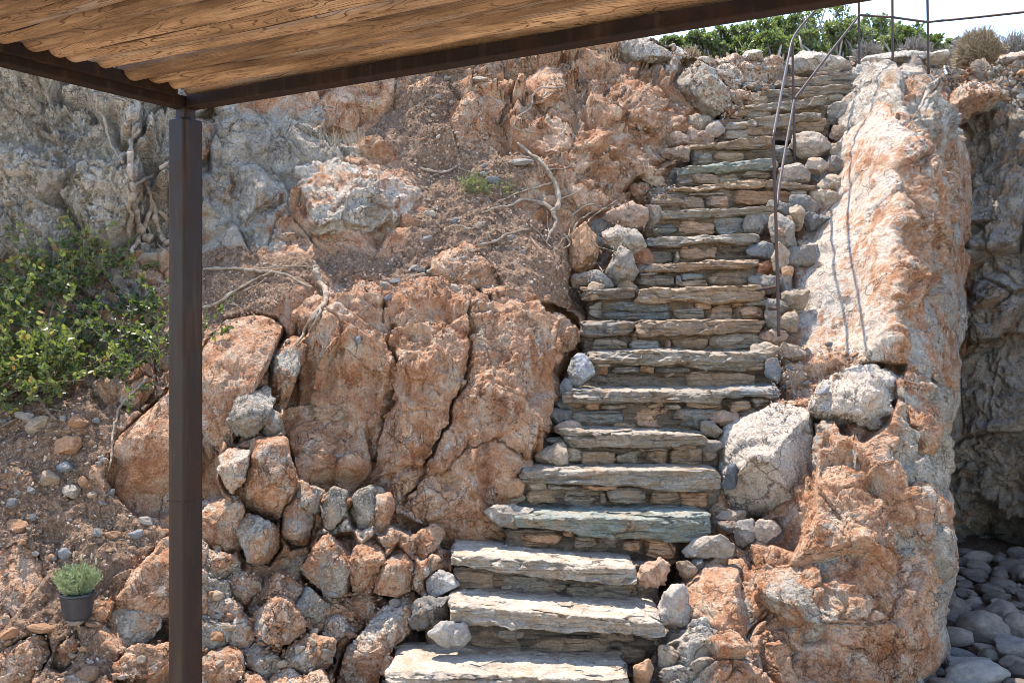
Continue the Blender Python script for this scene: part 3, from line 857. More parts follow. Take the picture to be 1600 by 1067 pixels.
B([(300, 620), (322, 540), (350, 505), (395, 494), (432, 503), (447, 528), (424, 565), (396, 600), (370, 640), (350, 690), (338, 745), (362, 790), (345, 832), (310, 834), (292, 760)],
  'long smooth orange boulder directly right of the steel post', GB, T=0.30, grey=0.02, pale=0.2, rough=0.7, seed=5)
B([(425, 560), (455, 530), (482, 532), (463, 590), (446, 640), (428, 652), (418, 610)], 'thin brown wedge of rock with a deep slot on its right', GB, T=0.14, grey=0.45, seed=6, dD=-0.04)
B([(355, 655), (375, 622), (418, 602), (430, 625), (402, 680), (370, 697), (353, 685)], 'grey lichened wedge rock leaning on the smooth orange boulder', GB, T=0.16, grey=0.85, seed=7, dD=-0.10)
B([(407, 655), (420, 640), (438, 648), (440, 672), (422, 684), (407, 678)], 'fist sized tan rock under the brown wedge', GB, T=0.09, grey=0.6, seed=8, dD=-0.04)
B([(343, 715), (362, 700), (390, 706), (381, 745), (364, 774), (350, 767), (344, 742)], 'angular orange and white rock with sharp edges beside the post', GB, T=0.12, grey=0.3, pale=0.4, seed=9, dD=-0.14)
B([(396, 690), (446, 682), (456, 720), (464, 750), (442, 792), (431, 824), (396, 808), (364, 786), (378, 740)], 'tan block like a shield below the fist sized rock', GB, T=0.24, grey=0.5, rough=0.8, seed=10, dD=-0.05)
B([(370, 800), (400, 808), (433, 828), (441, 852), (422, 882), (390, 878), (367, 852)], 'grey tan block under the shield shaped block', GB, T=0.17, grey=0.55, seed=12)
B([(440, 800), (462, 783), (492, 800), (482, 850), (455, 857), (437, 830)], 'rounded tan rock right of the shield shaped block', GB, T=0.15, grey=0.4, seed=13)
B([(455, 768), (470, 752), (505, 768), (500, 796), (478, 804), (456, 790)], 'pale cracked rock at the lower left foot of the huge split boulder', GB, T=0.13, grey=0.6, pale=0.3, seed=14)
B([(503, 790), (520, 762), (540, 772), (536, 800), (520, 828), (503, 820)], 'grey fractured block under the huge split boulder', GB, T=0.11, grey=0.8, pale=0.3, seed=15)
B([(546, 800), (556, 770), (578, 762), (596, 768), (585, 800), (570, 826), (550, 824)], 'blue grey split block right of the fractured one', GB, T=0.11, grey=0.85, pale=0.2, seed=16)
B([(590, 775), (608, 772), (616, 790), (604, 832), (585, 834)], 'narrow grey orange block under the huge split boulder', GB, T=0.09, grey=0.5, seed=17)
B([(470, 893), (486, 862), (502, 838), (550, 832), (562, 858), (543, 922), (502, 930), (478, 914)], 'large pinkish boulder in the middle of the crackled bank', GB, T=0.22, grey=0.25, pale=0.3, seed=18)
B([(541, 905), (553, 862), (585, 838), (600, 862), (583, 912), (552, 922)], 'pinkish boulder leaning against the large one in the bank', GB, T=0.19, grey=0.3, pale=0.25, seed=19)
B([(585, 926), (598, 880), (620, 852), (642, 878), (641, 917), (612, 934)], 'smooth orange boulder with sunlit crown in the bank', GB, dD=-0.08, T=0.22, grey=0.02, pale=0.1, rough=0.7, seed=20)
B([(640, 862), (648, 838), (676, 824), (692, 832), (676, 862), (660, 880)], 'sharp orange corner of rock next to the wide tread', GB, T=0.13, grey=0.1, seed=22)
B([(385, 1000), (408, 952), (438, 934), (470, 962), (474, 985), (442, 1012), (440, 1030), (400, 1027)], 'big pinkish block low in the bank right of the post', GB, T=0.22, grey=0.3, pale=0.25, seed=23, dD=-0.05)
B([(440, 1020), (474, 990), (520, 1000), (520, 1040), (480, 1060), (445, 1050)], 'brown rock low beside the big pinkish block', GB, T=0.16, grey=0.3, seed=24)
B([(512, 1090), (540, 1010), (590, 960), (640, 920), (662, 938), (640, 985), (604, 1030), (585, 1095)], 'long sunlit rib of pale orange rock beside the lowest tread', GB, T=0.32, grey=0.1, pale=0.5, seed=25, rough=1.1, dD=-0.12)
B([(168, 978), (185, 935), (207, 898), (262, 838), (300, 850), (300, 985), (260, 1000), (215, 990)], 'slanting sunlit orange boulder right of the potted plant', GB, T=0.24, grey=0.02, pale=0.25, rough=0.8, seed=26)
B([(162, 742), (188, 682), (230, 640), (290, 585), (310, 700), (300, 790), (250, 806), (215, 806), (180, 775)], 'smooth slanting orange rock behind the post above the dirt bank', GB, T=0.22, grey=0.02, pale=0.2, rough=0.6, seed=27)
B([(180, 1040), (205, 1012), (245, 1010), (300, 1000), (300, 1090), (190, 1090)], 'cracked orange rock at the bottom left of the post', GB, T=0.18, grey=0.1, pale=0.2, seed=28)
B([(-60, 925), (-20, 872), (30, 850), (60, 870), (70, 900), (30, 950), (0, 990), (-50, 990)], 'smooth orange rock face at the left rim of the dirt bank', GB, T=0.18, grey=0.05, rough=0.6, seed=29)
B([(-40, 1100), (-20, 1040), (30, 1000), (70, 985), (80, 1020), (40, 1090)], 'bare orange rock in the bottom left corner', GB, T=0.16, grey=0.05, seed=30)
B([(80, 1040), (95, 1005), (118, 990), (124, 1012), (110, 1040), (95, 1050)], 'angular orange stone under the potted plant', GB, T=0.10, grey=0.2, seed=31)
B([(145, 628), (150, 600), (172, 585), (190, 590), (186, 625), (160, 640)], 'tan rock below the green shrub', GB, T=0.13, grey=0.35, seed=32)
B([(188, 636), (192, 602), (225, 588), (240, 600), (225, 632), (205, 645)], 'second tan rock below the green shrub, nearer the post', GB, T=0.13, grey=0.3, seed=33)
# --- upper boulders behind the post
B([(452, 325), (458, 300), (474, 272), (515, 249), (562, 254), (604, 270), (650, 286), (657, 320), (640, 352), (602, 402), (545, 402), (500, 384), (462, 366)],
  'big rounded pale boulder with grey cap on the upper shelf', GB, T=0.55, grey=0.62, pale=0.45, rough=1.3, seed=40, dD=-0.04, carve=False, sink=0.3, ncut=10, cutd=(0.5, 0.85))
B([(356, 345), (360, 292), (380, 266), (428, 262), (452, 296), (452, 372), (424, 402), (370, 396)], 'upright weathered boulder left of the big rounded one', GB, T=0.42, grey=0.7, pale=0.25, rough=1.5, seed=41, carve=False, sink=0.55, dD=-0.05)
B([(318, 275), (345, 282), (357, 310), (352, 372), (322, 368), (306, 320)], 'narrow tan boulder showing beside the top of the post', GB, T=0.25, grey=0.55, seed=42, carve=False, sink=0.55)
B([(330, 270), (325, 215), (345, 165), (400, 150), (462, 170), (490, 220), (470, 268), (428, 262), (380, 264), (352, 280)], 'large grey streaked boulder under the corner of the roof', GB, T=0.5, grey=0.85, pale=0.3, rough=1.7, seed=43, carve=False, sink=0.72, flute=0.03)
B([(300, 240), (305, 190), (330, 170), (345, 190), (328, 230), (330, 268), (312, 270)], 'brown holed rock directly behind the post top', GB, T=0.25, grey=0.55, seed=44, sink=0.42)
B([(480, 215), (490, 160), (530, 130), (560, 140), (560, 190), (540, 232), (505, 245)], 'smooth pink rock face under the roof beam', GB, T=0.28, grey=0.2, rough=0.6, seed=45, carve=False, sink=0.72)
B([(620, 175), (650, 118), (672, 118), (672, 165), (650, 188), (630, 195)], 'orange brown knob of rock below the beam', GB, T=0.22, grey=0.1, seed=46, carve=False, sink=0.5)
B([(800, 320), (825, 262), (880, 230), (912, 236), (922, 290), (915, 330), (880, 356), (840, 352)], 'brown blocky boulder with the dead branch in front', GB, T=0.34, grey=0.15, seed=47, carve=False, sink=0.5)
B([(690, 205), (715, 160), (765, 105), (795, 110), (790, 160), (765, 205), (720, 235)], 'slanting orange rock rib high in the red gully', GB, T=0.3, grey=0.05, pale=0.2, seed=48, carve=False, sink=0.5)
B([(800, 190), (812, 140), (850, 105), (885, 112), (882, 170), (868, 212), (830, 218)], 'stepped orange rock left of the great crumbling mass', GB, T=0.3, grey=0.1, seed=49, carve=False, sink=0.5)
B([(880, 230), (886, 150), (920, 110), (985, 130), (1040, 165), (1078, 190), (1050, 232), (1010, 262), (960, 275), (910, 262)],
  'great crumbling orange earth and rock mass below the brow', GB, T=0.5, grey=0.05, earth=0.42, rough=2.2, seed=50, carve=False, sink=0.6, ncut=12)
B([(1050, 130), (1068, 95), (1085, 92), (1117, 114), (1136, 140), (1140, 165), (1112, 186), (1088, 172)], 'grey and orange angular block at the brow left of the top steps', GB, T=0.32, grey=0.75, pale=0.3, rough=0.7, seed=51, dD=-0.2)
B([(955, 92), (975, 66), (1010, 60), (1050, 78), (1040, 100), (1000, 108)], 'pale grey flat rock on the brow just under the beam', GB, T=0.3, grey=0.9, pale=0.4, seed=52)
B([(1010, 305), (1040, 290), (1030, 262), (1060, 262), (1072, 300), (1040, 315)], 'small grey rock filling beside the upper left treads', GB, T=0.12, grey=0.7, seed=53)
B([(975, 300), (990, 280), (1022, 282), (1035, 300), (1025, 318), (990, 322)], 'orange holed rock at the left edge of the upper steps', GB, T=0.18, grey=0.35, seed=54)
# --- rocks on top
GT = 'pale rocks along the brow of the hill'
B([(1160, 96), (1165, 82), (1190, 79), (1192, 92), (1185, 100)], 'squared pale rock on the brow left of the handrail', GT, T=0.3, grey=0.7, pale=0.5, seed=60)
B([(1232, 118), (1240, 92), (1262, 83), (1300, 90), (1340, 95), (1342, 108), (1300, 112), (1262, 122)], 'long white rock behind the top steps', GT, T=0.4, grey=0.7, pale=0.75, seed=61)
B([(1346, 104), (1362, 90), (1398, 82), (1440, 84), (1470, 92), (1480, 104), (1420, 110), (1370, 110)], 'long pale rock behind the two tall rail posts', GT, T=0.4, grey=0.6, pale=0.7, seed=62, D=9.9)
B([(1455, 98), (1460, 84), (1480, 80), (1486, 94), (1478, 102)], 'knobbly pale rock right of the last tall rail post', GT, T=0.25, grey=0.5, pale=0.5, seed=63, D=9.6)
B([(1488, 160), (1492, 138), (1520, 124), (1556, 130), (1565, 150), (1552, 172), (1520, 178), (1500, 196)], 'tan boulder perched at the top of the dark gully face', GT, T=0.4, grey=0.35, pale=0.3, seed=64, D=9.0)
B([(1560, 100), (1570, 84), (1600, 80), (1640, 84), (1640, 104), (1590, 108)], 'flat pale rock on the brow at the right edge', GT, T=0.35, grey=0.6, pale=0.5, seed=65, D=9.6)
# --- right of the stairs
B([(1118, 700), (1128, 665), (1150, 648), (1210, 636), (1268, 648), (1277, 700), (1272, 800), (1240, 862), (1180, 836), (1138, 790)], 'big white grey block with a sunlit top, right of the middle steps', GB, T=0.32, grey=0.5, pale=0.8, rough=0.9, seed=70, sink=0.5, ncut=6, cutd=(0.42, 0.72), tilt=0.85, box=0.26, dD=-0.12)
B([(1262, 650), (1285, 600), (1310, 585), (1370, 568), (1414, 572), (1406, 612), (1388, 662), (1350, 692), (1300, 672)], 'white sunlit rock ledge in front of the smooth slab', GB, T=0.34, grey=0.5, pale=0.85, rough=1.3, seed=71, dD=-0.1)
B([(1272, 690), (1284, 655), (1320, 650), (1328, 700), (1300, 760), (1280, 770)], 'cracked pale rock between the two white blocks', GB, T=0.2, grey=0.55, pale=0.3, seed=72, carve=False, sink=0.62, tilt=1.1)
B([(1300, 740), (1325, 685), (1370, 680), (1384, 730), (1350, 800), (1305, 808), (1290, 780)], 'grey tan rounded block under the white ledge', GB, T=0.3, grey=0.55, pale=0.2, seed=73, carve=False, sink=0.62, tilt=1.1)
B([(1380, 660), (1405, 585), (1440, 595), (1470, 650), (1472, 720), (1440, 760), (1395, 740)], 'brown block on the flank of the pillar', GB, T=0.3, grey=0.25, seed=74, carve=False, sink=0.62, tilt=1.1)
B([(1388, 560), (1400, 470), (1440, 460), (1475, 520), (1480, 610), (1440, 640), (1400, 600)], 'grey brown flake on the pillar above the brown block', GB, T=0.25, grey=0.6, seed=75, carve=False, sink=0.62, tilt=1.1, flute=0.02)
B([(1300, 185), (1345, 112), (1400, 104), (1415, 180), (1416, 320), (1418, 420), (1398, 440), (1380, 330), (1350, 220)], 'pale grey rim along the left edge of the pillar top', GB, T=0.22, grey=0.75, pale=0.5, seed=76, rough=0.9, flute=0.03, sink=0.80, carve=False)
B([(1060, 1000), (1072, 900), (1110, 880), (1160, 890), (1190, 930), (1185, 1010), (1150, 1080), (1080, 1100)], 'orange rock at the right foot of the lowest steps', GB, T=0.3, grey=0.1, pale=0.25, seed=77, carve=False, sink=0.62, tilt=1.1)
B([(1180, 960), (1195, 900), (1235, 878), (1285, 910), (1320, 960), (1310, 1010), (1250, 1000), (1205, 1010)], 'dark tan faceted rock near the bottom right', GB, T=0.25, grey=0.45, seed=78, carve=False, sink=0.5)
B([(1190, 1100), (1195, 1010), (1235, 1000), (1250, 1040), (1245, 1110)], 'orange rock at the lower picture edge below the faceted one', GB, T=0.2, grey=0.1, seed=79, carve=False, sink=0.62, tilt=1.1)
B([(1300, 930), (1330, 850), (1400, 820), (1465, 850), (1478, 930), (1462, 1030), (1420, 1100), (1300, 1100), (1280, 1010)], 'massive orange brown buttress at the mouth of the gully', GB, T=0.42, grey=0.15, seed=80, carve=False, sink=0.72, rough=1.1, flute=0.03)
B([(1240, 880), (1270, 800), (1310, 806), (1375, 800), (1380, 850), (1320, 880), (1300, 930), (1262, 905)], 'tan overhanging rock under the rounded block', GB, T=0.25, grey=0.3, seed=81, carve=False, sink=0.62, tilt=1.1)
B([(1380, 790), (1400, 745), (1450, 760), (1484, 790), (1488, 830), (1450, 850), (1400, 828)], 'rusty jutting rock half way down the pillar', GB, T=0.3, grey=0.1, seed=82, carve=False, sink=0.62, tilt=1.1)

# --- the crackled bank: blocks that fit against one another
def clip_half(poly, m, n):
    out = []
    for a, b in zip(poly, np.roll(poly, -1, 0)):
        da, db = (a - m) @ n, (b - m) @ n
        if da <= 0: out.append(a)
        if (da < 0) != (db < 0): out.append(a + (b - a) * da / (da - db))
    return np.array(out)
def fitted(region, spacing, label, group, seed, jit=(0.5, 1.0), aniso=1.25, **kw):
    rg = np.random.default_rng(seed)
    R_ = np.array(region, float); x0, y0 = R_.min(0); x1, y1 = R_.max(0)
    sites = []
    for t_ in range(6000):
        p = np.array([rg.uniform(x0, x1), rg.uniform(y0, y1)]); sp = spacing * rg.uniform(*jit)
        if poly_sd(p[:1], p[1:], R_)[0] < 0: continue
        if all(np.hypot(p[0] - q[0], (p[1] - q[1]) / aniso) > 0.5 * (sp + r) for q, r in sites): sites.append((p, sp))
    S_ = np.array([q for q, r in sites]); taken = [q for q, d_ in CARVE]
    for i, p in enumerate(S_):
        if any(poly_sd(p[:1], p[1:], q)[0] > -3 for q in taken): continue
        cell = p + spacing * 1.3 * np.array([[-.7, -1], [.7, -1], [1, 0], [.7, 1], [-.7, 1], [-1, 0]])
        for j in np.argsort(((S_ - p) ** 2).sum(1))[1:14]:
            cell = clip_half(cell, (p + S_[j]) / 2, (S_[j] - p) / np.linalg.norm(S_[j] - p))
            if len(cell) < 3: break
        if len(cell) < 3: continue
        B(p + (cell - p) * 0.99, label, group, seed=1000 + seed * 50 + i, grey=float(np.clip(rg.normal(0.36, 0.2), 0, 1)), pale=float(rg.uniform(0.15, 0.5)), rough=float(rg.uniform(0.7, 1.1)), name='fitted_rock', cat='rock', dD=0.0 + rg.uniform(-0.018, 0.018), box=float(rg.uniform(0.24, 0.34)), carve=False, sink=0.62, ncut=11, cutd=(0.5, 0.9), **kw)
fitted([(325, 830), (440, 800), (500, 770), (600, 800), (700, 850), (690, 900), (640, 940), (590, 960), (520, 1080), (325, 1080)], 50, 'pinkish rock fitted among its neighbours in the crackled bank right of the post', 'fitted rocks of the crackled bank', 3)
fitted([(-40, 985), (160, 990), (255, 1000), (255, 1085), (-40, 1085)], 46, 'orange rock half buried in the scree at the lower left', 'half buried rocks of the scree', 4)

# --- individual stones packed beside the steps
GS = 'stones packed along the sides of the staircase'
def S(poly, label, col, seed, k, **kw):
    kw.setdefault('T', None); kw.setdefault('rough', 0.75); kw.setdefault('ncut', 12); kw.setdefault('cutd', (0.38, 0.78))
    return boulder(poly, label, GS, D=dstep(k) + kw.pop('d', 0.0), seed=seed, mat=M['stone'], color=tuple(0.8 * np.array(col)), name='side_stone', cat='stone', res=2.0, box=0.5, sink=kw.pop('sink', 0.4), **kw)
ST = dict(grey=(0.28, 0.25, 0.218), blue=(0.215, 0.208, 0.20), tan=(0.42, 0.33, 0.25), pale=(0.37, 0.32, 0.27), brown=(0.33, 0.24, 0.17), orange=(0.50, 0.29, 0.17), dark=(0.15, 0.14, 0.14), pink=(0.40, 0.28, 0.215), rust=(0.36, 0.17, 0.10))
S([(944, 447), (950, 410), (968, 380), (987, 400), (996, 425), (990, 442), (960, 449)], 'grey triangular stone standing left of the middle upper treads', ST['grey'], 101, 9.6)
S([(921, 419), (935, 424), (962, 446), (945, 449), (922, 441)], 'slim blue grey stone at the foot of the triangular one', ST['blue'], 102, 9.4)
S([(938, 362), (965, 350), (1000, 364), (1007, 385), (985, 402), (960, 392)], 'whitish rough stone on top of the triangular one', ST['pale'], 103, 10.4)
S([(953, 332), (985, 316), (1010, 325), (1012, 350), (980, 360), (955, 354)], 'orange patched pale stone higher up left of the steps', ST['pink'], 104, 11.2)
S([(1009, 322), (1030, 325), (1033, 345), (1012, 354)], 'squared grey stone touching the end of a grey tread', ST['grey'], 105, 11.6)
S([(885, 372), (912, 348), (938, 375), (931, 417), (905, 432), (890, 410)], 'orange stone held by a root left of the packed stones', ST['orange'], 106, 10.4)
S([(918, 455), (925, 440), (945, 446), (943, 462), (922, 468)], 'small brown stone under the slim blue grey one', ST['brown'], 107, 9.0)
S([(1197, 340), (1215, 333), (1236, 345), (1244, 385), (1230, 392), (1208, 376)], 'grey upright stone right of the upper steps behind the rail', ST['grey'], 108, 11.0)
S([(1218, 423), (1240, 433), (1242, 462), (1220, 462)], 'blue grey stone beside the foot of the rail', ST['blue'], 109, 9.6)
S([(1222, 418), (1238, 416), (1242, 432), (1226, 434)], 'small orange stone above the blue grey one', ST['orange'], 110, 9.7)
S([(1232, 325), (1258, 320), (1264, 345), (1246, 357)], 'rough tan stone right of a brown riser stone', ST['tan'], 111, 11.6)
S([(1195, 487), (1215, 482), (1224, 520), (1200, 518)], 'grey upright stone at the foot of the long rail post', ST['grey'], 112, 8.4)
S([(1206, 398), (1216, 380), (1232, 395), (1230, 424), (1208, 422)], 'tan stone wedged behind the long rail post', ST['tan'], 113, 10)
S([(1064, 862), (1085, 842), (1125, 835), (1145, 850), (1141, 868), (1100, 879), (1070, 876)], 'pale oval stone at the right end of the green tread', ST['pale'], 114, 2.6)
S([(1147, 832), (1152, 814), (1187, 803), (1184, 835), (1165, 857), (1150, 852)], 'dark wedge stone behind the pale oval one', (0.27, 0.25, 0.24), 115, 3.0)
S([(1178, 836), (1186, 815), (1215, 814), (1224, 836), (1200, 854)], 'pale pinkish stone lying right of the dark wedge', (0.42, 0.345, 0.285), 116, 2.9)
S([(1128, 757), (1143, 721), (1154, 735), (1149, 760), (1135, 764)], 'black shard standing at the end of the ribbed tread', (0.10, 0.11, 0.13), 117, 4.0)
S([(748, 817), (760, 795), (800, 785), (837, 792), (818, 806), (808, 826), (770, 832)], 'tan layered stone left of the green tread', ST['pale'], 118, 3.2)
S([(780, 770), (792, 745), (820, 742), (815, 770), (795, 786)], 'orange brown stone left of the ribbed tread', ST['orange'], 119, 4.1)
S([(835, 725), (842, 700), (882, 690), (884, 724), (860, 732)], 'tan block filling left of the stubby tread', ST['tan'], 120, 4.9)
S([(663, 907), (690, 890), (712, 893), (717, 920), (700, 937), (670, 932)], 'grey and rust stone left of the wide pale tread', (0.40, 0.38, 0.37), 121, 1.9)
S([(632, 952), (650, 932), (700, 935), (708, 955), (692, 982), (660, 987), (640, 972)], 'dark pitted stone crusted with black lichen', (0.20, 0.185, 0.17), 122, 1.3, rough=1.5)
S([(671, 990), (690, 972), (725, 975), (735, 1000), (715, 1015), (680, 1008)], 'round grey stone under the left end of the second tread', (0.42, 0.39, 0.36), 123, 0.5)
S([(989, 898), (1002, 876), (1030, 871), (1053, 890), (1046, 914), (1015, 920), (995, 912)], 'round orange knobbly stone at the right end of the wide pale tread', (0.55, 0.36, 0.26), 124, 1.7, rough=1.2)
S([(1030, 937), (1050, 915), (1070, 913), (1079, 950), (1071, 987), (1040, 1005), (1028, 972)], 'upright tan grey stone right of the second tread', (0.45, 0.39, 0.34), 125, 1.0)
S([(1027, 1010), (1060, 1004), (1064, 1037), (1030, 1042)], 'squared tan stone near the right foot of the steps', ST['tan'], 126, 0.3)
S([(992, 1042), (1015, 1031), (1026, 1050), (1020, 1075), (994, 1075)], 'orange brown stone at the lowest right corner of the steps', ST['orange'], 127, 0.0)
S([(1058, 880), (1075, 876), (1090, 890), (1075, 905), (1060, 902)], 'small brown stone below the pale oval one', ST['brown'], 128, 2.1)
S([(884, 582), (890, 560), (912, 553), (931, 568), (930, 596), (908, 606), (890, 600)], 'round blue grey boulder stone at the left end of a middle step', (0.40, 0.41, 0.43), 129, 6.6)
S([(1194, 592), (1198, 564), (1212, 560), (1223, 575), (1218, 594)], 'dark blue grey stone at the right end of a middle step', (0.22, 0.24, 0.27), 130, 6.8)
S([(1236, 230), (1242, 212), (1270, 206), (1300, 222), (1302, 245), (1280, 252), (1248, 246)], 'large whitish stone behind the second rail post', (0.40, 0.33, 0.27), 131, 14.6, sink=0.65, d=0.05)
S([(1216, 284), (1220, 258), (1245, 252), (1266, 270), (1262, 287)], 'whitish rough stone under the second rail post', (0.37, 0.32, 0.275), 132, 13.6, sink=0.65, d=0.05)
S([(1258, 270), (1265, 248), (1290, 246), (1296, 262), (1275, 276)], 'small tan stone right of the second rail post foot', ST['tan'], 133, 14.0, sink=0.65, d=0.05)
S([(1292, 190), (1296, 165), (1325, 156), (1342, 162), (1330, 180), (1300, 198)], 'white stone at the right end of the top steps', (0.40, 0.35, 0.30), 134, 16.6, sink=0.65, d=0.05)
S([(1102, 210), (1108, 192), (1130, 188), (1134, 205), (1118, 214)], 'pale knobbly stone at the left end of an upper tread', (0.38, 0.31, 0.26), 135, 15.7, sink=0.65, d=0.05)
S([(876, 603), (884, 592), (892, 604), (886, 618), (877, 616)], 'small dark stone wedged under the round blue grey one', (0.18, 0.19, 0.2), 136, 6.2)

def rubble(region, spacing, label, group, seed, back=0.10):
    rg = np.random.default_rng(seed); R_ = np.array(region, float); sites = []
    for t_ in range(5000):
        p = np.array([rg.uniform(*R_[:, 0][[R_[:, 0].argmin(), R_[:, 0].argmax()]]), rg.uniform(R_[:, 1].min(), R_[:, 1].max())]); sp = spacing * rg.uniform(0.6, 1.25)
        if poly_sd(p[:1], p[1:], R_)[0] < 0: continue
        if all(np.hypot((p[0] - q[0]) / 1.3, p[1] - q[1]) > 0.5 * (sp + r) for q, r in sites): sites.append((p, sp))
    S_ = np.array([q for q, r in sites]); ks = np.arange(0, 20, 0.1); yk = np.array([ystep(k) for k in ks])
    tn = ['grey', 'tan', 'brown', 'blue', 'pink', 'rust', 'grey', 'tan']
    for i, p in enumerate(S_):
        if any(poly_sd(p[:1], p[1:], q)[0] > 2 for q in SIDE): continue
        cell = p + spacing * np.array([[-1.3, -.7], [1.3, -.7], [1.3, .7], [-1.3, .7]])
        for j in np.argsort(((S_ - p) ** 2).sum(1))[1:12]:
            cell = clip_half(cell, (p + S_[j]) / 2, (S_[j] - p) / np.linalg.norm(S_[j] - p))
            if len(cell) < 3: break
        if len(cell) < 3: continue
        k = float(np.interp(p[1], yk[::-1], ks[::-1])); t = tn[int(rg.integers(8))]
        boulder(p + (cell - p) * 0.93, label, group, D=dstep(k) + back + 0.02 + rg.uniform(-0.03, 0.03), seed=3000 + seed * 100 + i, mat=M['stone'], color=tuple(np.array(ST[t]) * rg.uniform(0.6, 0.9)), name='rubble_stone', cat='stone', res=2.0, box=0.22, sink=0.6, rough=1.1, ncut=14, cutd=(0.4, 0.8), carve=False, T=0.05)
SIDE = [q for q, d_ in CARVE]
rubble([(1196, 470), (1190, 350), (1215, 330), (1268, 300), (1285, 250), (1300, 225), (1318, 180), (1345, 150), (1330, 200), (1312, 250), (1285, 320), (1248, 380), (1244, 460), (1232, 530), (1232, 600), (1200, 610), (1200, 540)], 22, 'angular rubble stone packed against the right flank of the upper steps', 'rubble along the right flank of the steps', 1)
rubble([(905, 500), (912, 440), (940, 350), (985, 310), (1020, 280), (1060, 225), (1120, 170), (1185, 135), (1190, 150), (1130, 195), (1072, 245), (1050, 285), (1020, 325), (1000, 360), (992, 450), (912, 470)], 20, 'angular rubble stone packed against the left flank of the upper steps', 'rubble along the left flank of the steps', 2, 0.16)
rubble([(800, 800), (825, 730), (870, 690), (878, 620), (890, 640), (885, 720), (822, 745), (812, 790)], 17, 'small rubble stone wedged between the huge split boulder and the middle steps', 'rubble wedged beside the middle steps', 3, 0.14)
rubble([(1060, 880), (1125, 850), (1140, 800), (1130, 760), (1112, 690), (1130, 640), (1140, 660), (1125, 700), (1145, 770), (1150, 830), (1120, 890)], 18, 'small rubble stone at the right ends of the middle steps', 'rubble at the right ends of the middle steps', 4, 0.14)

# the earth is hollowed out behind the boulders, so the joints between them are deep
tx = CX + F * Vt[:, 0] / Vt[:, 1]; ty = CY - F * (Vt[:, 2] - EYE) / Vt[:, 1]
CARVE.append((np.array([(325, 800), (440, 785), (600, 790), (710, 845), (700, 905), (640, 945), (560, 1075), (325, 1075)], float), 0.10))
for poly, dep in CARVE:
    x0, y0 = poly.min(0) - 12; x1, y1 = poly.max(0) + 12
    m = np.nonzero((tx > x0) & (tx < x1) & (ty > y0) & (ty < y1))[0]
    if len(m):
        g_ = sstep(-2, 5, poly_sd(tx[m], ty[m], poly)) * dep
        ray = Vt[m] - np.array([0, 0, EYE])
        Vt[m] += ray / ray[:, 1:2] * g_[:, None]
hill.data.vertices.foreach_set('co', Vt.astype(np.float32).ravel()); hill.data.update()
_all = ZALL[1:]; ZALL.clear(); ZB[:] = 99.0; zadd(Vt)
for v_ in _all: zadd(v_)

# ------------------------------------------------------------------ the staircase
def cube_shell(nx, ny, nz):
    """six grids of the unit cube surface"""
    V = []; Fc = []; n = 0
    def face(ax, sgn, a, b, na, nb_):
        nonlocal n
        u, v = np.meshgrid(np.linspace(-1, 1, na), np.linspace(-1, 1, nb_), indexing='ij')
        p = np.zeros((na * nb_, 3)); p[:, ax] = sgn; p[:, a] = u.ravel(); p[:, b] = v.ravel()
        f = grid_faces(na, nb_) + n
        # orient outward
        e1 = np.zeros(3); e1[b] = 1; e2 = np.zeros(3); e2[a] = 1
        if np.cross(e1, e2)[ax] * sgn < 0: f = f[:, ::-1]
        V.append(p); Fc.append(f); n += len(p)
    for sgn in (-1, 1):
        face(1, sgn, 0, 2, nx, nz); face(2, sgn, 0, 1, nx, ny); face(0, sgn, 1, 2, ny, nz)
    return np.vstack(V), np.vstack(Fc)


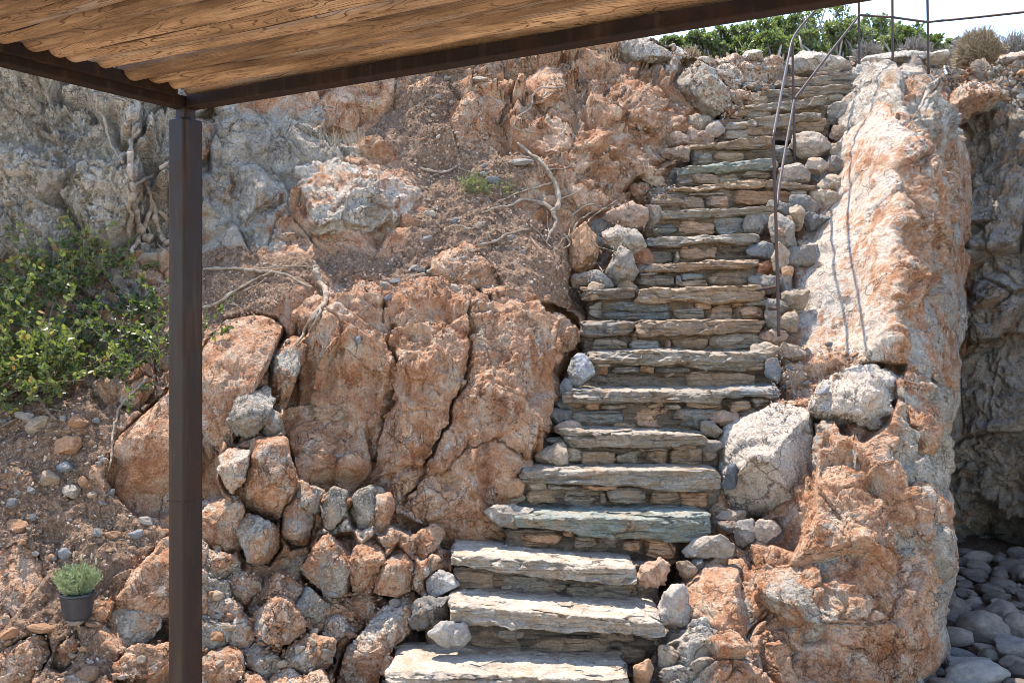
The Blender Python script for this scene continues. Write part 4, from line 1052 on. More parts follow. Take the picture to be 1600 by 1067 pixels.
def block(name, parent, color, xl, xr, ytl, ytr, ybl, ybr, D, depth, n=6.0, rise=0.0, strata=0.012, chip=0.5, rough=1.0, dL=0.0, dR=0.0, seed=1, mat='slate', res=2.2, sag=0.0):
    """a hewn or split stone whose front face fills the given outline at distance D"""
    rg = np.random.default_rng(seed * 131 + 7)
    hpx = max(ybl - ytl, ybr - ytr)
    nx = int(np.clip((xr - xl) / res, 10, 190)); nz = int(np.clip(hpx / (res * 0.8), 7, 40)); ny = int(np.clip(depth / D * F / (res * 2.2), 6, 40))
    C, Fc = cube_shell(nx, ny, nz)
    r = (np.abs(C) ** n).sum(1) ** (1 / n)
    S_ = C / r[:, None]
    # bevelled, broken ends and corners
    hx = (xr - xl) / 2 / F * D; hy = depth / 2; hz = hpx / 2 / F * D
    sc = np.array([hx, hy, hz]); L = S_ * sc
    for q in range(6):
        nn = rg.normal(size=3) * np.array([1, 0.8, 0.9]); nn[1] = -abs(nn[1]); nn /= np.linalg.norm(nn)
        ext = np.abs(nn * sc).sum()
        hq = ext - rg.uniform(0.15, 0.75) * chip * min(hx, hz) 
        d = np.maximum(L @ nn - hq, 0)
        L = L - d[:, None] * nn
    u = L[:, 0] / (2 * hx) + 0.5; w = L[:, 2] / (2 * hz) + 0.5
    top = (1 - u) * ytl + u * ytr; bot = (1 - u) * ybl + u * ybr
    py = bot + (top - bot) * w
    Dd = D + dL * (1 - u) + dR * u
    P = pt(xl + (xr - xl) * u, py, Dd)
    P[:, 1] += L[:, 1] + hy
    back = (L[:, 1] + hy) / (2 * hy)
    P[:, 2] += rise * back * w - sag * back * (1 - w)
    off = rg.uniform(0, 60, 3)
    Q = P + off
    lay = np.array([1.6, 1.6, 34.0])
    Qs = Q.copy(); Qs[:, 2] += 0.05 * (Q[:, 0] - off[0]) * rg.uniform(-1, 1) + 0.012 * fbm(Q * 3, 2, seed)
    fr = fbm(Qs * lay, 4, seed, 0.6)
    g1, e1 = facet(Q * np.array([1, 1, 1.8]), 6.5, seed + 2, 1.0, 0.7, 0.3, 0.12)
    g2, e2 = facet(Q * np.array([1, 1, 2.2]), 17, seed + 3, 1.0, 0.7, 0.3, 0.15)
    P[:, 1] -= rough * (strata * fr + 0.036 * g1 + 0.018 * g2 + 0.005 * fbm(Q * 30, 3, seed + 4))
    P[:, 0] += rough * (0.6 * strata * fbm(Qs * lay + 9, 3, seed + 5) + 0.016 * fbm(Q * 9, 3, seed + 6))
    lam = fbm(Q * np.array([2.4, 2.4, 5]), 4, seed + 7, 0.55)
    P[:, 2] += rough * 0.015 * fbm(Q * np.array([5, 2, 3]), 3, seed + 9) * (1 - sstep(0.2, 0.75, w)) * min(1, hz / 0.03)
    P[:, 2] += rough * (0.008 * lam + 0.004 * fbm(Q * 22, 3, seed + 8) + 0.006 * g1)
    o = obj_world(name, P, [Fc], M[mat], parent)
    o.color = (*color, 1)
    zadd(P)
    return o


stairs = empty('stone_staircase', (0.35, 4.7, 0.0))
tag(stairs, 'dry stone staircase of slate treads climbing the cliff', 'staircase')
SL = dict(brn=(0.284, 0.202, 0.144), gry=(0.284, 0.242, 0.199), blu=(0.210, 0.213, 0.208), grn=(0.210, 0.232, 0.204), dk=(0.179, 0.143, 0.115), lt=(0.39, 0.33, 0.27), tan=(0.347, 0.242, 0.162), rus=(0.378, 0.213, 0.125), pnk=(0.472, 0.296, 0.199), pale=(0.472, 0.380, 0.300))
# step, left, right, top left, top right, bottom left, bottom right, tint, depth, rise, dL, dR
TREADS = [
    (0, 604, 988, 1052, 1064, 1086, 1100, 'lt', 0.52, 0.0, -0.12, -0.16, 16, 'pale worn tread, lowest in view'),
    (1, 698, 1036, 946, 968, 978, 994, 'lt', 0.50, 0.0, -0.06, -0.12, 16, 'pale chipped tread'),
    (2, 703, 996, 868, 888, 889, 918, 'lt', 0.50, 0.0, 0.0, -0.10, 16, 'wide pale tread with a flat face'),
    (3, 805, 1114, 806, 806, 834, 848, 'grn', 0.44, 0.015, 0, 0, 12, 'green grey tread with bevelled face'),
    (4, 812, 1128, 735, 736, 758, 766, 'gry', 0.40, 0.01, 0, 0, 14, 'tread with slanting ribs'),
    (5, 880, 1112, 671, 680, 699, 699, 'gry', 0.36, 0.01, 0, 0, 9, 'short stubby tread'),
    (6, 876, 1132, 611, 612, 630, 632, 'gry', 0.40, 0.025, 0, 0, 10, None),
    (6.05, 1126, 1224, 610, 604, 624, 616, 'blu', 0.34, 0.02, 0, 0, 8, None),
    (7, 919, 1206, 550, 549, 568, 578, 'gry', 0.40, 0.02, 0, 0, 10, None),
    (8, 908, 989, 502, 502, 527, 523, 'dk', 0.36, 0.01, 0, 0, 9, None),
    (8, 994, 1196, 501, 499, 527, 521, 'brn', 0.36, 0.01, 0, 0, 10, 'brown tread with cracks'),
    (9, 912, 995, 448, 450, 469, 467, 'dk', 0.36, 0.0, 0, 0, 9, None),
    (9, 996, 1195, 452, 445, 474, 472, 'tan', 0.36, 0.0, 0, 0, 12, 'smooth tan tread'),
    (10, 995, 1188, 415, 402, 427, 415, 'brn', 0.36, 0.0, 0, 0, 8, None),
    (11, 1011, 1188, 370, 363, 386, 378, 'gry', 0.36, 0.0, 0, 0, 9, None),
    (12, 1029, 1218, 330, 322, 344, 334, 'gry', 0.36, 0.0, 0, 0, 9, None),
    (13, 1043, 1207, 293, 276, 299, 292, 'tan', 0.36, 0.0, 0.05, 0, 8, None),
    (13, 1200, 1280, 279, 288, 292, 295, 'brn', 0.34, 0.0, 0, 0, 8, None),
    (14, 1060, 1214, 263, 244, 275, 265, 'grn', 0.38, 0.0, 0.08, -0.05, 10, 'green grey upper tread'),
    (15, 1069, 1212, 228, 210, 238, 227, 'brn', 0.40, 0.0, 0.1, -0.05, 9, None),
    (16, 1128, 1288, 192, 171, 205, 186, 'gry', 0.40, 0.0, 0.1, -0.05, 9, None),
    (17, 1126, 1292, 170, 149, 178, 167, 'gry', 0.40, 0.0, 0.1, -0.05, 9, None),
    (18, 1188, 1347, 140, 131, 149, 147, 'gry', 0.40, 0.0, 0.1, -0.05, 8, None),
    (18.7, 1212, 1352, 125, 113, 136, 128, 'gry', 0.42, 0.0, 0.08, -0.05, 8, None),
    (19.3, 1275, 1352, 112, 109, 120, 119, 'dk', 0.40, 0.0, 0.05, 0, 8, None),
]
for i, (k, xl, xr, a, b, c, d, tn, dep, ri, dl, dr, nn, lab) in enumerate(TREADS):
    o = block('tread', stairs, SL[tn], xl, xr, a, b, c, d, dstep(k), dep, nn, ri, 0.011 if k < 5 else 0.019, 0.9, 0.95 if k < 5 else 1.15, dl, dr, 300 + i, res=1.9)
    if lab: o['label'] = lab

RISERS = {
    0: [(732, 824, 985, 1020, 'brn'), (824, 958, 996, 1035, 'brn'), (961, 1014, 1011, 1037, 'tan'), (935, 999, 989, 1009, 'brn'), (1002, 1032, 981, 1011, 'pale'), (884, 922, 996, 1009, 'rus'), (775, 826, 985, 1000, 'gry')],
    1: [(708, 781, 893, 922, 'brn'), (783, 886, 902, 928, 'gry'), (886, 1018, 913, 945, 'gry'), (974, 998, 903, 926, 'tan')],
    2: [(809, 876, 836, 855, 'rus'), (876, 899, 831, 841, 'rus'), (897, 932, 838, 857, 'brn'), (931, 972, 840, 860, 'dk'), (974, 1007, 844, 862, 'rus'), (1007, 1058, 846, 872, 'rus')],
    3: [(822, 876, 767, 791, 'tan'), (882, 939, 764, 788, 'gry'), (939, 949, 767, 788, 'dk'), (950, 1013, 763, 782, 'gry'), (1016, 1064, 762, 789, 'brn'), (1062, 1107, 769, 790, 'rus'), (821, 855, 756, 767, 'pale'), (857, 906, 758, 765, 'gry'), (908, 965, 757, 764, 'rus'), (1062, 1092, 760, 769, 'lt'), (1091, 1127, 750, 772, 'tan'), (790, 822, 764, 787, 'pale'), (950, 1012, 782, 789, 'gry')],
    4: [(901, 966, 703, 728, 'tan'), (966, 1003, 706, 728, 'gry'), (1011, 1049, 704, 728, 'tan'), (1049, 1101, 702, 728, 'tan'), (877, 912, 699, 724, 'pale'), (1095, 1120, 702, 721, 'brn'), (943, 975, 696, 703, 'dk'), (997, 1048, 697, 706, 'brn'), (1049, 1089, 695, 703, 'rus')],
    5: [(873, 977, 639, 666, 'blu'), (985, 1051, 635, 669, 'pnk'), (1052, 1128, 638, 670, 'blu'), (914, 940, 628, 639, 'rus'), (885, 914, 628, 637, 'brn'), (938, 982, 632, 641, 'gry'), (1011, 1038, 630, 639, 'tan'), (1040, 1062, 631, 642, 'lt'), (1074, 1128, 630, 637, 'brn'), (958, 996, 660, 670, 'tan'), (1144, 1175, 626, 644, 'tan'), (1174, 1214, 622, 640, 'gry')],
    6: [(931, 1061, 584, 608, 'dk'), (1071, 1188, 582, 608, 'brn'), (953, 1002, 571, 586, 'blu'), (931, 953, 573, 589, 'rus'), (1003, 1025, 573, 585, 'rus'), (1024, 1080, 573, 583, 'dk'), (1040, 1058, 581, 591, 'tan'), (930, 956, 565, 574, 'lt')],
    7: [(919, 980, 528, 549, 'gry'), (981, 1037, 527, 549, 'blu'), (1037, 1048, 531, 549, 'rus'), (1047, 1108, 525, 549, 'brn'), (1110, 1219, 519, 547, 'gry'), (980, 996, 519, 532, 'tan'), (911, 981, 525, 534, 'dk')],
    8: [(943, 1052, 474, 488, 'blu'), (945, 1052, 487, 500, 'blu'), (1051, 1104, 483, 500, 'gry'), (1103, 1151, 474, 499, 'rus'), (1154, 1195, 478, 500, 'pnk'), (921, 944, 469, 498, 'gry'), (1082, 1112, 472, 482, 'pnk'), (1137, 1164, 472, 482, 'rus'), (1163, 1206, 469, 481, 'gry')],
    9: [(995, 1056, 430, 449, 'gry'), (1064, 1109, 437, 449, 'tan'), (1106, 1133, 430, 445, 'pale'), (1114, 1180, 421, 446, 'brn'), (1179, 1212, 423, 448, 'tan'), (997, 1031, 424, 431, 'blu'), (1064, 1100, 428, 436, 'blu'), (1056, 1066, 432, 448, 'blu')],
    10: [(997, 1054, 391, 412, 'dk'), (1053, 1063, 395, 408, 'pale'), (1062, 1129, 384, 406, 'pnk'), (1129, 1185, 380, 398, 'dk'), (1186, 1206, 372, 396, 'rus')],
    11: [(1014, 1062, 349, 367, 'blu'), (1062, 1120, 346, 366, 'pnk'), (1119, 1185, 335, 365, 'blu'), (1072, 1088, 340, 347, 'rus'), (1184, 1199, 339, 364, 'tan')],
    12: [(1018, 1075, 304, 328, 'brn'), (1064, 1104, 308, 328, 'brn'), (1103, 1141, 303, 326, 'pnk'), (1141, 1243, 296, 324, 'rus'), (1234, 1267, 290, 316, 'gry'), (1215, 1233, 324, 335, 'tan'), (1075, 1140, 298, 305, 'gry')],
    13: [(1085, 1128, 272, 287, 'brn'), (1059, 1086, 279, 289, 'gry'), (1122, 1159, 272, 284, 'gry'), (1162, 1207, 268, 280, 'gry')],
    14: [(1085, 1117, 239, 255, 'gry'), (1116, 1166, 236, 251, 'tan'), (1170, 1207, 226, 244, 'blu'), (1204, 1240, 228, 248, 'blu')],
    15: [(1132, 1202, 204, 218, 'pale'), (1164, 1217, 194, 210, 'brn'), (1216, 1262, 188, 206, 'gry'), (1240, 1293, 186, 205, 'brn')],
    16: [(1138, 1165, 171, 186, 'pnk'), (1164, 1207, 169, 184, 'gry'), (1206, 1292, 162, 174, 'brn')],
    17: [(1202, 1262, 139, 152, 'gry'), (1242, 1310, 144, 154, 'brn'), (1290, 1322, 148, 164, 'pale')],
    18: [(1230, 1290, 130, 138, 'gry'), (1286, 1345, 126, 135, 'brn')],
}
EXT = {0: (670, 1030, 975, 1060), 1: (705, 1030, 885, 962), 2: (790, 1066, 830, 885), 3: (790, 1128, 752, 806), 4: (838, 1125, 694, 738), 5: (868, 1216, 622, 676), 6: (912, 1222, 565, 614), 7: (908, 1220, 518, 554), 8: (918, 1208, 466, 504), 9: (990, 1214, 414, 454), 10: (992, 1208, 376, 416), 11: (1010, 1200, 336, 371), 12: (1016, 1266, 292, 330), 13: (1056, 1262, 266, 292), 14: (1080, 1262, 228, 258), 15: (1110, 1296, 186, 222), 16: (1130, 1310, 165, 190), 17: (1190, 1330, 140, 166), 18: (1215, 1345, 124, 140)}
for k, (a, b, y0, y1) in EXT.items():
    D = dstep(k + 1) + 0.10
    r = block('riser', stairs, (0.17, 0.13, 0.10), a, b, y0, y0, y1, y1, D, 0.16, 20, 0, 0.01, 0.1, 1.4, seed=500 + k, res=4.0)
    for j, (x0, x1, ya, yb, tn) in enumerate(RISERS[k]):
        rg = np.random.default_rng(k * 100 + j)
        col = np.array(SL[tn]) * rg.uniform(0.85, 1.15)
        j4 = rg.uniform(-3.0, 3.0, 4)
        block('riser_stone', r, col, x0 + 0.6, x1 - 0.6, ya + j4[0], ya + j4[1], yb + j4[2] * 0.4, yb + j4[3] * 0.4, dstep(k + 1) + 0.045 + rg.uniform(-0.03, 0.03), 0.15, rg.uniform(2.8, 5.5), 0, 0.007, 1.25, 0.9, seed=700 + k * 20 + j, res=1.9)

# ------------------------------------------------------------------ loose stones
import bmesh
def ico(sub):
    bm = bmesh.new(); bmesh.ops.create_icosphere(bm, subdivisions=sub, radius=1.0)
    V = np.array([v.co[:] for v in bm.verts]); Fc = np.array([[v.index for v in f.verts] for f in bm.faces]); bm.free()
    return V, Fc


def stone_shape(seed, sub=4, planes=11, soft=0.9, roundness=0.0):
    rg = np.random.default_rng(seed)
    V, Fc = ico(sub)
    L = V.copy()
    for q in range(planes):
        n = rg.normal(size=3); n /= np.linalg.norm(n)
        d = np.maximum(L @ n - rg.uniform(0.45 + 0.35 * roundness, 0.85 + 0.1 * roundness), 0)
        L = L - d[:, None] * n * soft
    off = rg.uniform(0, 40, 3)
    N = L / np.linalg.norm(L, axis=1, keepdims=True)
    f1, e1 = facet(L + off, 1.6, seed, 1, 0.5, 0.3, 0.12)
    h = (1 - roundness) * 0.10 * f1 + 0.06 * fbm(L * 1.5 + off, 3, seed) + (1 - 0.6 * roundness) * 0.03 * fbm(L * 5 + off, 4, seed + 1, 0.6)
    L = L + N * h[:, None]
    return L / np.abs(L).max(0), Fc

STV = [stone_shape(900 + i) for i in range(14)]
STM = [np_mesh('loose_stone', V * 0.5, [Fc], M['stone']) for V, Fc in STV]
TINTS = {'orange': (0.46, 0.26, 0.155), 'tan': (0.42, 0.32, 0.235), 'grey': (0.33, 0.31, 0.29), 'blue grey': (0.27, 0.28, 0.295), 'pale': (0.47, 0.40, 0.335), 'brown': (0.30, 0.19, 0.125)}


def put_stone(px, py, wpx, hpx, tint, label, group, seed, depth=None, name='loose_stone', dep=None, meshes=STM, bury=0.25):
    rg = np.random.default_rng(seed + 5000)
    D = float(zmid(px, py)) if depth is None else depth
    w = wpx / F * D; h = hpx / F * D; t = (w + h) / 2 * rg.uniform(0.7, 1.0)
    o = link(name, meshes[seed % len(meshes)])
    o.scale = (w, t, h)
    a = math.radians(rg.uniform(-22, 22))
    o.rotation_euler = (math.radians(rg.uniform(-12, 12)), a, math.radians(rg.choice([0, 180]) + rg.uniform(-15, 15)))
    o.location = pt(px, py, D + t * (bury - 0.35))
    c = np.array(TINTS[tint]) * rg.uniform(0.8, 1.15)
    o.color = (*c, 1)
    tag(o, label, 'stone', group)
    return o

# the stones one can pick out by eye
GL = 'stones lying loose on the earth'
for i, (x, y, w, h, t, lab) in enumerate([
    (228, 402, 62, 26, 'tan', 'flat tan slab stone below the tangled roots beside the post'),
    (105, 697, 50, 34, 'orange', 'largest orange stone on the dirt bank'),
    (76, 748, 36, 26, 'tan', 'rounded tan stone in the middle of the dirt bank'),
    (102, 728, 32, 20, 'blue grey', 'blue grey stone just above the rounded tan one'),
    (25, 823, 42, 26, 'orange', 'flat orange stone at the left edge of the dirt bank'),
    (60, 664, 38, 32, 'tan', 'tan stone among the dead twigs under the shrub'),
    (40, 650, 34, 18, 'grey', 'flat grey stone among the dead twigs'),
    (122, 660, 34, 24, 'orange', 'orange stone under the shrub near a long root'),
    (112, 768, 36, 22, 'pale', 'pale pinkish stone on the dirt bank'),
    (132, 754, 20, 22, 'orange', 'small orange upright stone on the dirt bank'),
    (48, 767, 14, 12, 'blue grey', 'tiny blue grey chip left on the dirt bank'),
    (53, 808, 14, 12, 'blue grey', 'tiny blue grey chip above the flat orange stone'),
    (152, 832, 16, 14, 'blue grey', 'small blue chip in the dark earth above the pot'),
    (176, 835, 26, 18, 'orange', 'orange stone in the dark earth right of the blue chip'),
    (213, 833, 24, 18, 'blue grey', 'grey broken stone at the right rim of the dirt bank'),
    (101, 864, 22, 20, 'blue grey', 'blue grey stone just above the lavender'),
    (83, 872, 12, 12, 'grey', 'small grey chip left above the lavender'),
    (230, 812, 30, 16, 'pale', 'flat pale stone tucked under the orange rock beside the post'),
    (66, 982, 46, 18, 'orange', 'flat orange stone in front of the black pot'),
    (12, 990, 34, 18, 'orange', 'slanting orange sliver at the lower left edge'),
    (146, 975, 30, 12, 'brown', 'flat brown stone at the right foot of the pot'),
    (118, 972, 34, 12, 'pale', 'pale flat stone leaning on the black pot'),
    (140, 1052, 40, 24, 'brown', 'dark round stone at the bottom edge left of the post'),
    (606, 466, 16, 12, 'blue grey', 'upper blue grey pebble in the notch over the left black crack'),
    (618, 440, 20, 10, 'blue grey', 'flat blue grey chip above the notch'),
    (650, 418, 22, 10, 'grey', 'flat grey chip right of the triangular rock foot'),
    (600, 444, 18, 10, 'grey', 'grey chip on the crown of the huge split boulder'),
    (712, 450, 16, 16, 'pale', 'pale chip on top of the huge split boulder'),
    (560, 530, 10, 18, 'blue grey', 'small grey flake stuck on the face of the huge split boulder'),
    (672, 335, 20, 14, 'pale', 'white chip on the brown earth near the green tuft'),
    (665, 375, 24, 12, 'blue grey', 'blue grey chip right of the big rounded boulder'),
    (697, 122, 16, 10, 'pale', 'pale chip below the beam in the red gully'),
    (750, 124, 26, 10, 'pale', 'slanted white flake below the beam in the red gully'),
    (684, 152, 10, 8, 'grey', 'grey chip in the red gully'),
    (770, 282, 26, 16, 'blue grey', 'blue grey stone behind the green tuft'),
    (815, 255, 46, 14, 'grey', 'grey wedge stone above the dead branch'),
    (1262, 670, 14, 16, 'grey', 'small grey chip between the white blocks'),
    (1288, 610, 30, 12, 'blue grey', 'dark flat flake on the gravelly ledge'),
    (1335, 555, 18, 8, 'orange', 'orange flake at the foot of the smooth slab'),
    (1295, 538, 22, 8, 'blue grey', 'blue flake at the foot of the smooth slab'),
    (1235, 575, 18, 10, 'blue grey', 'dark chip on the gravelly ledge beside the steps'),
    (1258, 598, 16, 10, 'grey', 'grey chip in the middle of the gravelly ledge'),
]):
    put_stone(x, y, w, h, t, lab, GL, i)

# scattered small stones
REG = [
    ('dirt bank under the shrub', [(0, 640), (150, 640), (170, 760), (215, 830), (160, 880), (0, 900)], 62, (6, 20), ['tan', 'orange', 'brown', 'grey', 'blue grey']),
    ('loose scree around the foot of the potted plant', [(0, 985), (250, 985), (255, 1060), (0, 1062)], 34, (6, 18), ['orange', 'brown', 'tan', 'pale']),
    ('crackled bank right of the post', [(330, 880), (480, 930), (560, 920), (640, 930), (560, 1060), (330, 1060), (325, 900)], 46, (8, 24), ['tan', 'pale', 'orange', 'grey']),
    ('brown earth shelf above the orange boulders', [(600, 440), (680, 380), (660, 300), (760, 250), (800, 340), (870, 420), (760, 430), (640, 430)], 46, (5, 15), ['grey', 'tan', 'blue grey', 'pale', 'brown']),
    ('red gully below the roof beam', [(640, 210), (700, 130), (790, 110), (760, 240), (680, 250)], 30, (4, 11), ['pale', 'grey', 'orange']),
    ('gravelly ledge right of the steps', [(1225, 560), (1330, 545), (1290, 620), (1240, 640), (1215, 620)], 26, (4, 13), ['blue grey', 'grey', 'tan', 'orange']),
    ('rubble of the brow above the gully', [(1460, 112), (1600, 112), (1600, 165), (1500, 125)], 30, (6, 20), ['pale', 'tan', 'orange']),
    ('rubble of the brow left of the top steps', [(1120, 95), (1230, 96), (1195, 150), (1150, 175), (1130, 150)], 26, (5, 16), ['pale', 'tan', 'orange', 'brown']),
]
sd = 100
for nm, poly, cnt, (a, b), tints in REG:
    P = np.array(poly, float); done = 0
    while done < cnt:
        x = RNG.uniform(P[:, 0].min(), P[:, 0].max()); y = RNG.uniform(P[:, 1].min(), P[:, 1].max())
        if poly_sd(np.array([x]), np.array([y]), P)[0] < 0: continue
        w = a + (b - a) * RNG.random() ** 2.2; t = tints[int(RNG.integers(len(tints)))]
        put_stone(x, y, w, w * RNG.uniform(0.5, 0.9), t, f'small {t} stone strewn over the {nm}', f'small {t} stones on the {nm}', sd, bury=0.12)
        sd += 1; done += 1

# gravel: chips nobody could count
CH = [stone_shape(1200 + i, 2, 8) for i in range(6)]
GRAVEL = [([(-150, 630), (160, 630), (180, 770), (250, 830), (150, 990), (250, 1080), (-150, 1090)], 3000, (1.5, 7.5)),
          ([(300, 880), (480, 900), (650, 880), (700, 900), (620, 1000), (580, 1090), (300, 1090)], 800, (2, 8)),
          ([(330, 415), (480, 405), (610, 405), (680, 340), (640, 260), (700, 120), (800, 240), (880, 400), (920, 460), (760, 460), (640, 450), (480, 460), (330, 520)], 2600, (1.5, 7)),
          ([(1210, 545), (1340, 540), (1300, 620), (1240, 650), (1200, 640)], 700, (1.5, 6)),
          ([(1000, 70), (1230, 94), (1190, 160), (1130, 190), (1060, 100)], 700, (2, 8)),
          ([(1440, 104), (1640, 100), (1640, 180), (1490, 140)], 700, (2, 9)),
          ([(960, 300), (1040, 260), (1060, 300), (1010, 330), (930, 460), (900, 420)], 350, (2, 7)),
          ([(880, 130), (1060, 120), (1100, 190), (1030, 300), (930, 280)], 700, (1.5, 6)),
          ([(310, 420), (440, 410), (470, 470), (330, 520)], 300, (2, 6))]
gm = MB(); gV = [v for v, f in CH]
for poly, cnt, (a, b) in GRAVEL:
    P = np.array(poly, float)
    x = RNG.uniform(P[:, 0].min(), P[:, 0].max(), cnt * 3); y = RNG.uniform(P[:, 1].min(), P[:, 1].max(), cnt * 3)
    m = poly_sd(x, y, P) > 0; x = x[m][:cnt]; y = y[m][:cnt]
    D = zmid(x, y); r = (a + (b - a) * RNG.random(len(x)) ** 3) / F * D * 0.5
    C = pt(x, y, D)
    for i in range(len(x)):
        q = RNG.normal(size=(3, 3)); q, _ = np.linalg.qr(q)
        V, Fc = CH[int(RNG.integers(6))]
        gm.add((V * np.array([1, RNG.uniform(0.5, 1), RNG.uniform(0.4, 0.8)])) @ q.T * r[i] + C[i] + [0, r[i] * 0.3, 0], [Fc], RNG.random())
g = gm.build('gravel', M['gravel'], origin=np.zeros(3), smooth=False)
tag(g, 'broken stone chips strewn over the earthy parts of the slope', 'gravel', kind='stuff')

# ------------------------------------------------------------------ dark cobbles on the floor of the gully
COB = [stone_shape(1500 + i, 4, 11, 0.75, 0.35) for i in range(8)]
CBM = [np_mesh('cobble', V * 0.5, [Fc], M['cobble']) for V, Fc in COB]
fx = np.linspace(1.5, 7.5, 100); fy = np.linspace(4.2, 10.2, 100)
X, Y = np.meshgrid(fx, fy, indexing='ij'); Pf = np.stack([X, Y, 0 * X], -1).reshape(-1, 3)
Pf[:, 2] = 0.03 + 0.03 * fbm(Pf * 2, 3, 15)
tag(link('gully_floor', np_mesh('gully_floor', Pf, [grid_faces(100, 100)[:, ::-1]], M['gully'], col=np.tile([0.5, 0.9, 0.0], (len(Pf), 1)))), 'dark earthy floor of the gully under the cobbles', 'floor', kind='structure')
spots = []
def cob(x, y, w, l, h, label, rz=0, tint=(0.17, 0.175, 0.185), i=None):
    o = link('cobble', CBM[len(spots) % 8]); o.scale = (w, l, h)
    o.rotation_euler = (RNG.uniform(-0.14, 0.14), RNG.uniform(-0.14, 0.14), rz)
    o.location = (x, y, 0.04 + h * 0.28 + RNG.uniform(0, 0.03)); o.color = (*tint, 1)
    tag(o, label, 'cobble', 'rounded cobbles on the floor of the gully'); spots.append((x, y, max(w, l) * 0.5)); return o
def fl(px, py, z=0.12):
    D = (EYE - z) * F / (py - CY); return (px - CX) / F * D, D
for px, py, w, l, h, lab, tn in [
    (1536, 985, 0.46, 0.46, 0.34, 'largest brown grey cobble in the middle of the gully floor', (0.20, 0.19, 0.18)),
    (1525, 1052, 0.50, 0.36, 0.22, 'pale grey flat cobble at the bottom edge right of the buttress', (0.27, 0.275, 0.28)),
    (1512, 1032, 0.42, 0.22, 0.18, 'long grey cobble just behind the pale flat one', (0.24, 0.245, 0.25)),
    (1588, 1015, 0.34, 0.30, 0.26, 'grey block like cobble at the right edge of the gully floor', (0.22, 0.22, 0.23)),
    (1423, 1062, 0.24, 0.22, 0.18, 'pale grey cobble at the very foot of the buttress', (0.27, 0.27, 0.27)),
    (1536, 965, 0.44, 0.24, 0.16, 'dark slate cobble behind the largest one', (0.14, 0.15, 0.17)),
    (1492, 945, 0.26, 0.24, 0.22, 'brown cobble close against the pillar', (0.22, 0.19, 0.16)),
    (1590, 975, 0.26, 0.26, 0.24, 'tan grey cobble right of the largest one', (0.24, 0.22, 0.20)),
    (1492, 1012, 0.36, 0.2, 0.14, 'flat dark cobble left of the largest one', (0.15, 0.15, 0.16)),
]:
    x, y = fl(px, py); cob(x, y, w * 0.75, l * 0.75, h * 0.75, lab, RNG.uniform(-0.3, 0.3), tuple(0.8 * np.array(tn) * [1.1, 0.97, 0.86]))
tries = 0
while len(spots) < 240 and tries < 9000:
    tries += 1
    y = RNG.uniform(5.1, 8.8); x = RNG.uniform(0.385 * y, 0.62 * y)
    r = RNG.uniform(0.06, 0.15) * (1 if tries < 3000 else 0.7)
    if any((x - a) ** 2 + (y - b) ** 2 < (0.82 * (r + c)) ** 2 for a, b, c in spots): continue
    v = RNG.uniform(0.75, 1.9)
    cob(x, y, 2.1 * r, 1.8 * r * RNG.uniform(0.7, 1), 1.2 * r * RNG.uniform(0.7, 1.2), 'dark rounded cobble, one of the many covering the gully floor', RNG.uniform(0, 6), (0.14 * v, 0.112 * v, 0.092 * v))

# ------------------------------------------------------------------ roots and dead wood
def wood(name, paths, mat, label, cat, group=None, parent=None, seed=1, off=0.6):
    """paths: (list of px points with optional depth offset, r0 px, r1 px)"""
    mb = MB(); rg = np.random.default_rng(seed)
    for pts, r0, r1 in paths:
        p = np.array([(q[0], q[1]) for q in pts], float); dd = np.array([q[2] if len(q) > 2 else 0.0 for q in pts], float)
        n = int(max(10, np.linalg.norm(np.diff(p, axis=0), axis=1).sum() / 2.2))
        c = catmull(p, n); d2 = np.interp(np.linspace(0, len(p) - 1, n), np.arange(len(p)), dd)
        D = zat(c[:, 0], c[:, 1])
        kw = max(3, n // 6) | 1
        Dp = np.pad(D, kw, mode='edge'); D = np.minimum(D, np.convolve(Dp, np.ones(2 * kw + 1) / (2 * kw + 1), 'valid')) * 0.5 + 0.5 * np.convolve(Dp, np.ones(2 * kw + 1) / (2 * kw + 1), 'valid')
        r = np.linspace(r0, r1, n) / F * D
        V = pt(c[:, 0], c[:, 1], D - off * r - d2)
        V += np.stack([fbm(V * 9, 3, seed + 1), fbm(V * 9, 3, seed + 2), fbm(V * 9, 3, seed + 3)], -1) * np.minimum(0.012, 1.4 * r)[:, None]
        r = r * (1 + 0.3 * fbm(V * 22, 3, seed + 4))
        tv, tf = tube(V, r, 9)
        mb.add(tv, tf, rg.random())
    o = mb.build(name, mat, parent)
    if label: tag(o, label, cat, group)
    return o

GR = 'bare roots hanging over the rocks'
wood('root', [([(318, 422), (350, 418), (400, 420), (445, 428), (478, 445), (488, 448)], 2.6, 1.4), ([(400, 420), (440, 416), (490, 418)], 1.5, 1.0)], M['root'], 'long pale root arching across the earth shelf right of the post', 'root', GR, seed=1)
wood('root', [([(318, 482), (345, 472), (370, 452), (400, 436), (425, 424)], 2.6, 1.3), ([(380, 455), (400, 446), (412, 438)], 1.4, 0.8)], M['root'], 'lower pale root slanting up from behind the post', 'root', GR, seed=2)
wood('root', [([(494, 415), (502, 440), (510, 455), (500, 485), (485, 500), (460, 520), (445, 535)], 5.0, 4.0), ([(486, 418), (496, 416), (500, 430)], 2.0, 4.0), ([(498, 490), (478, 512), (462, 540)], 3.4, 2.0), ([(505, 470), (496, 500), (480, 520)], 2.6, 1.8)], M['root'], 'thick bleached root curling down onto the huge split boulder', 'root', GR, seed=3)
wood('root', [([(230, 590), (210, 612), (196, 628), (182, 655), (176, 690), (170, 735)], 2.6, 1.6)], M['root'], 'thin pale root hanging down past the tan rocks left of the post', 'root', GR, seed=4)
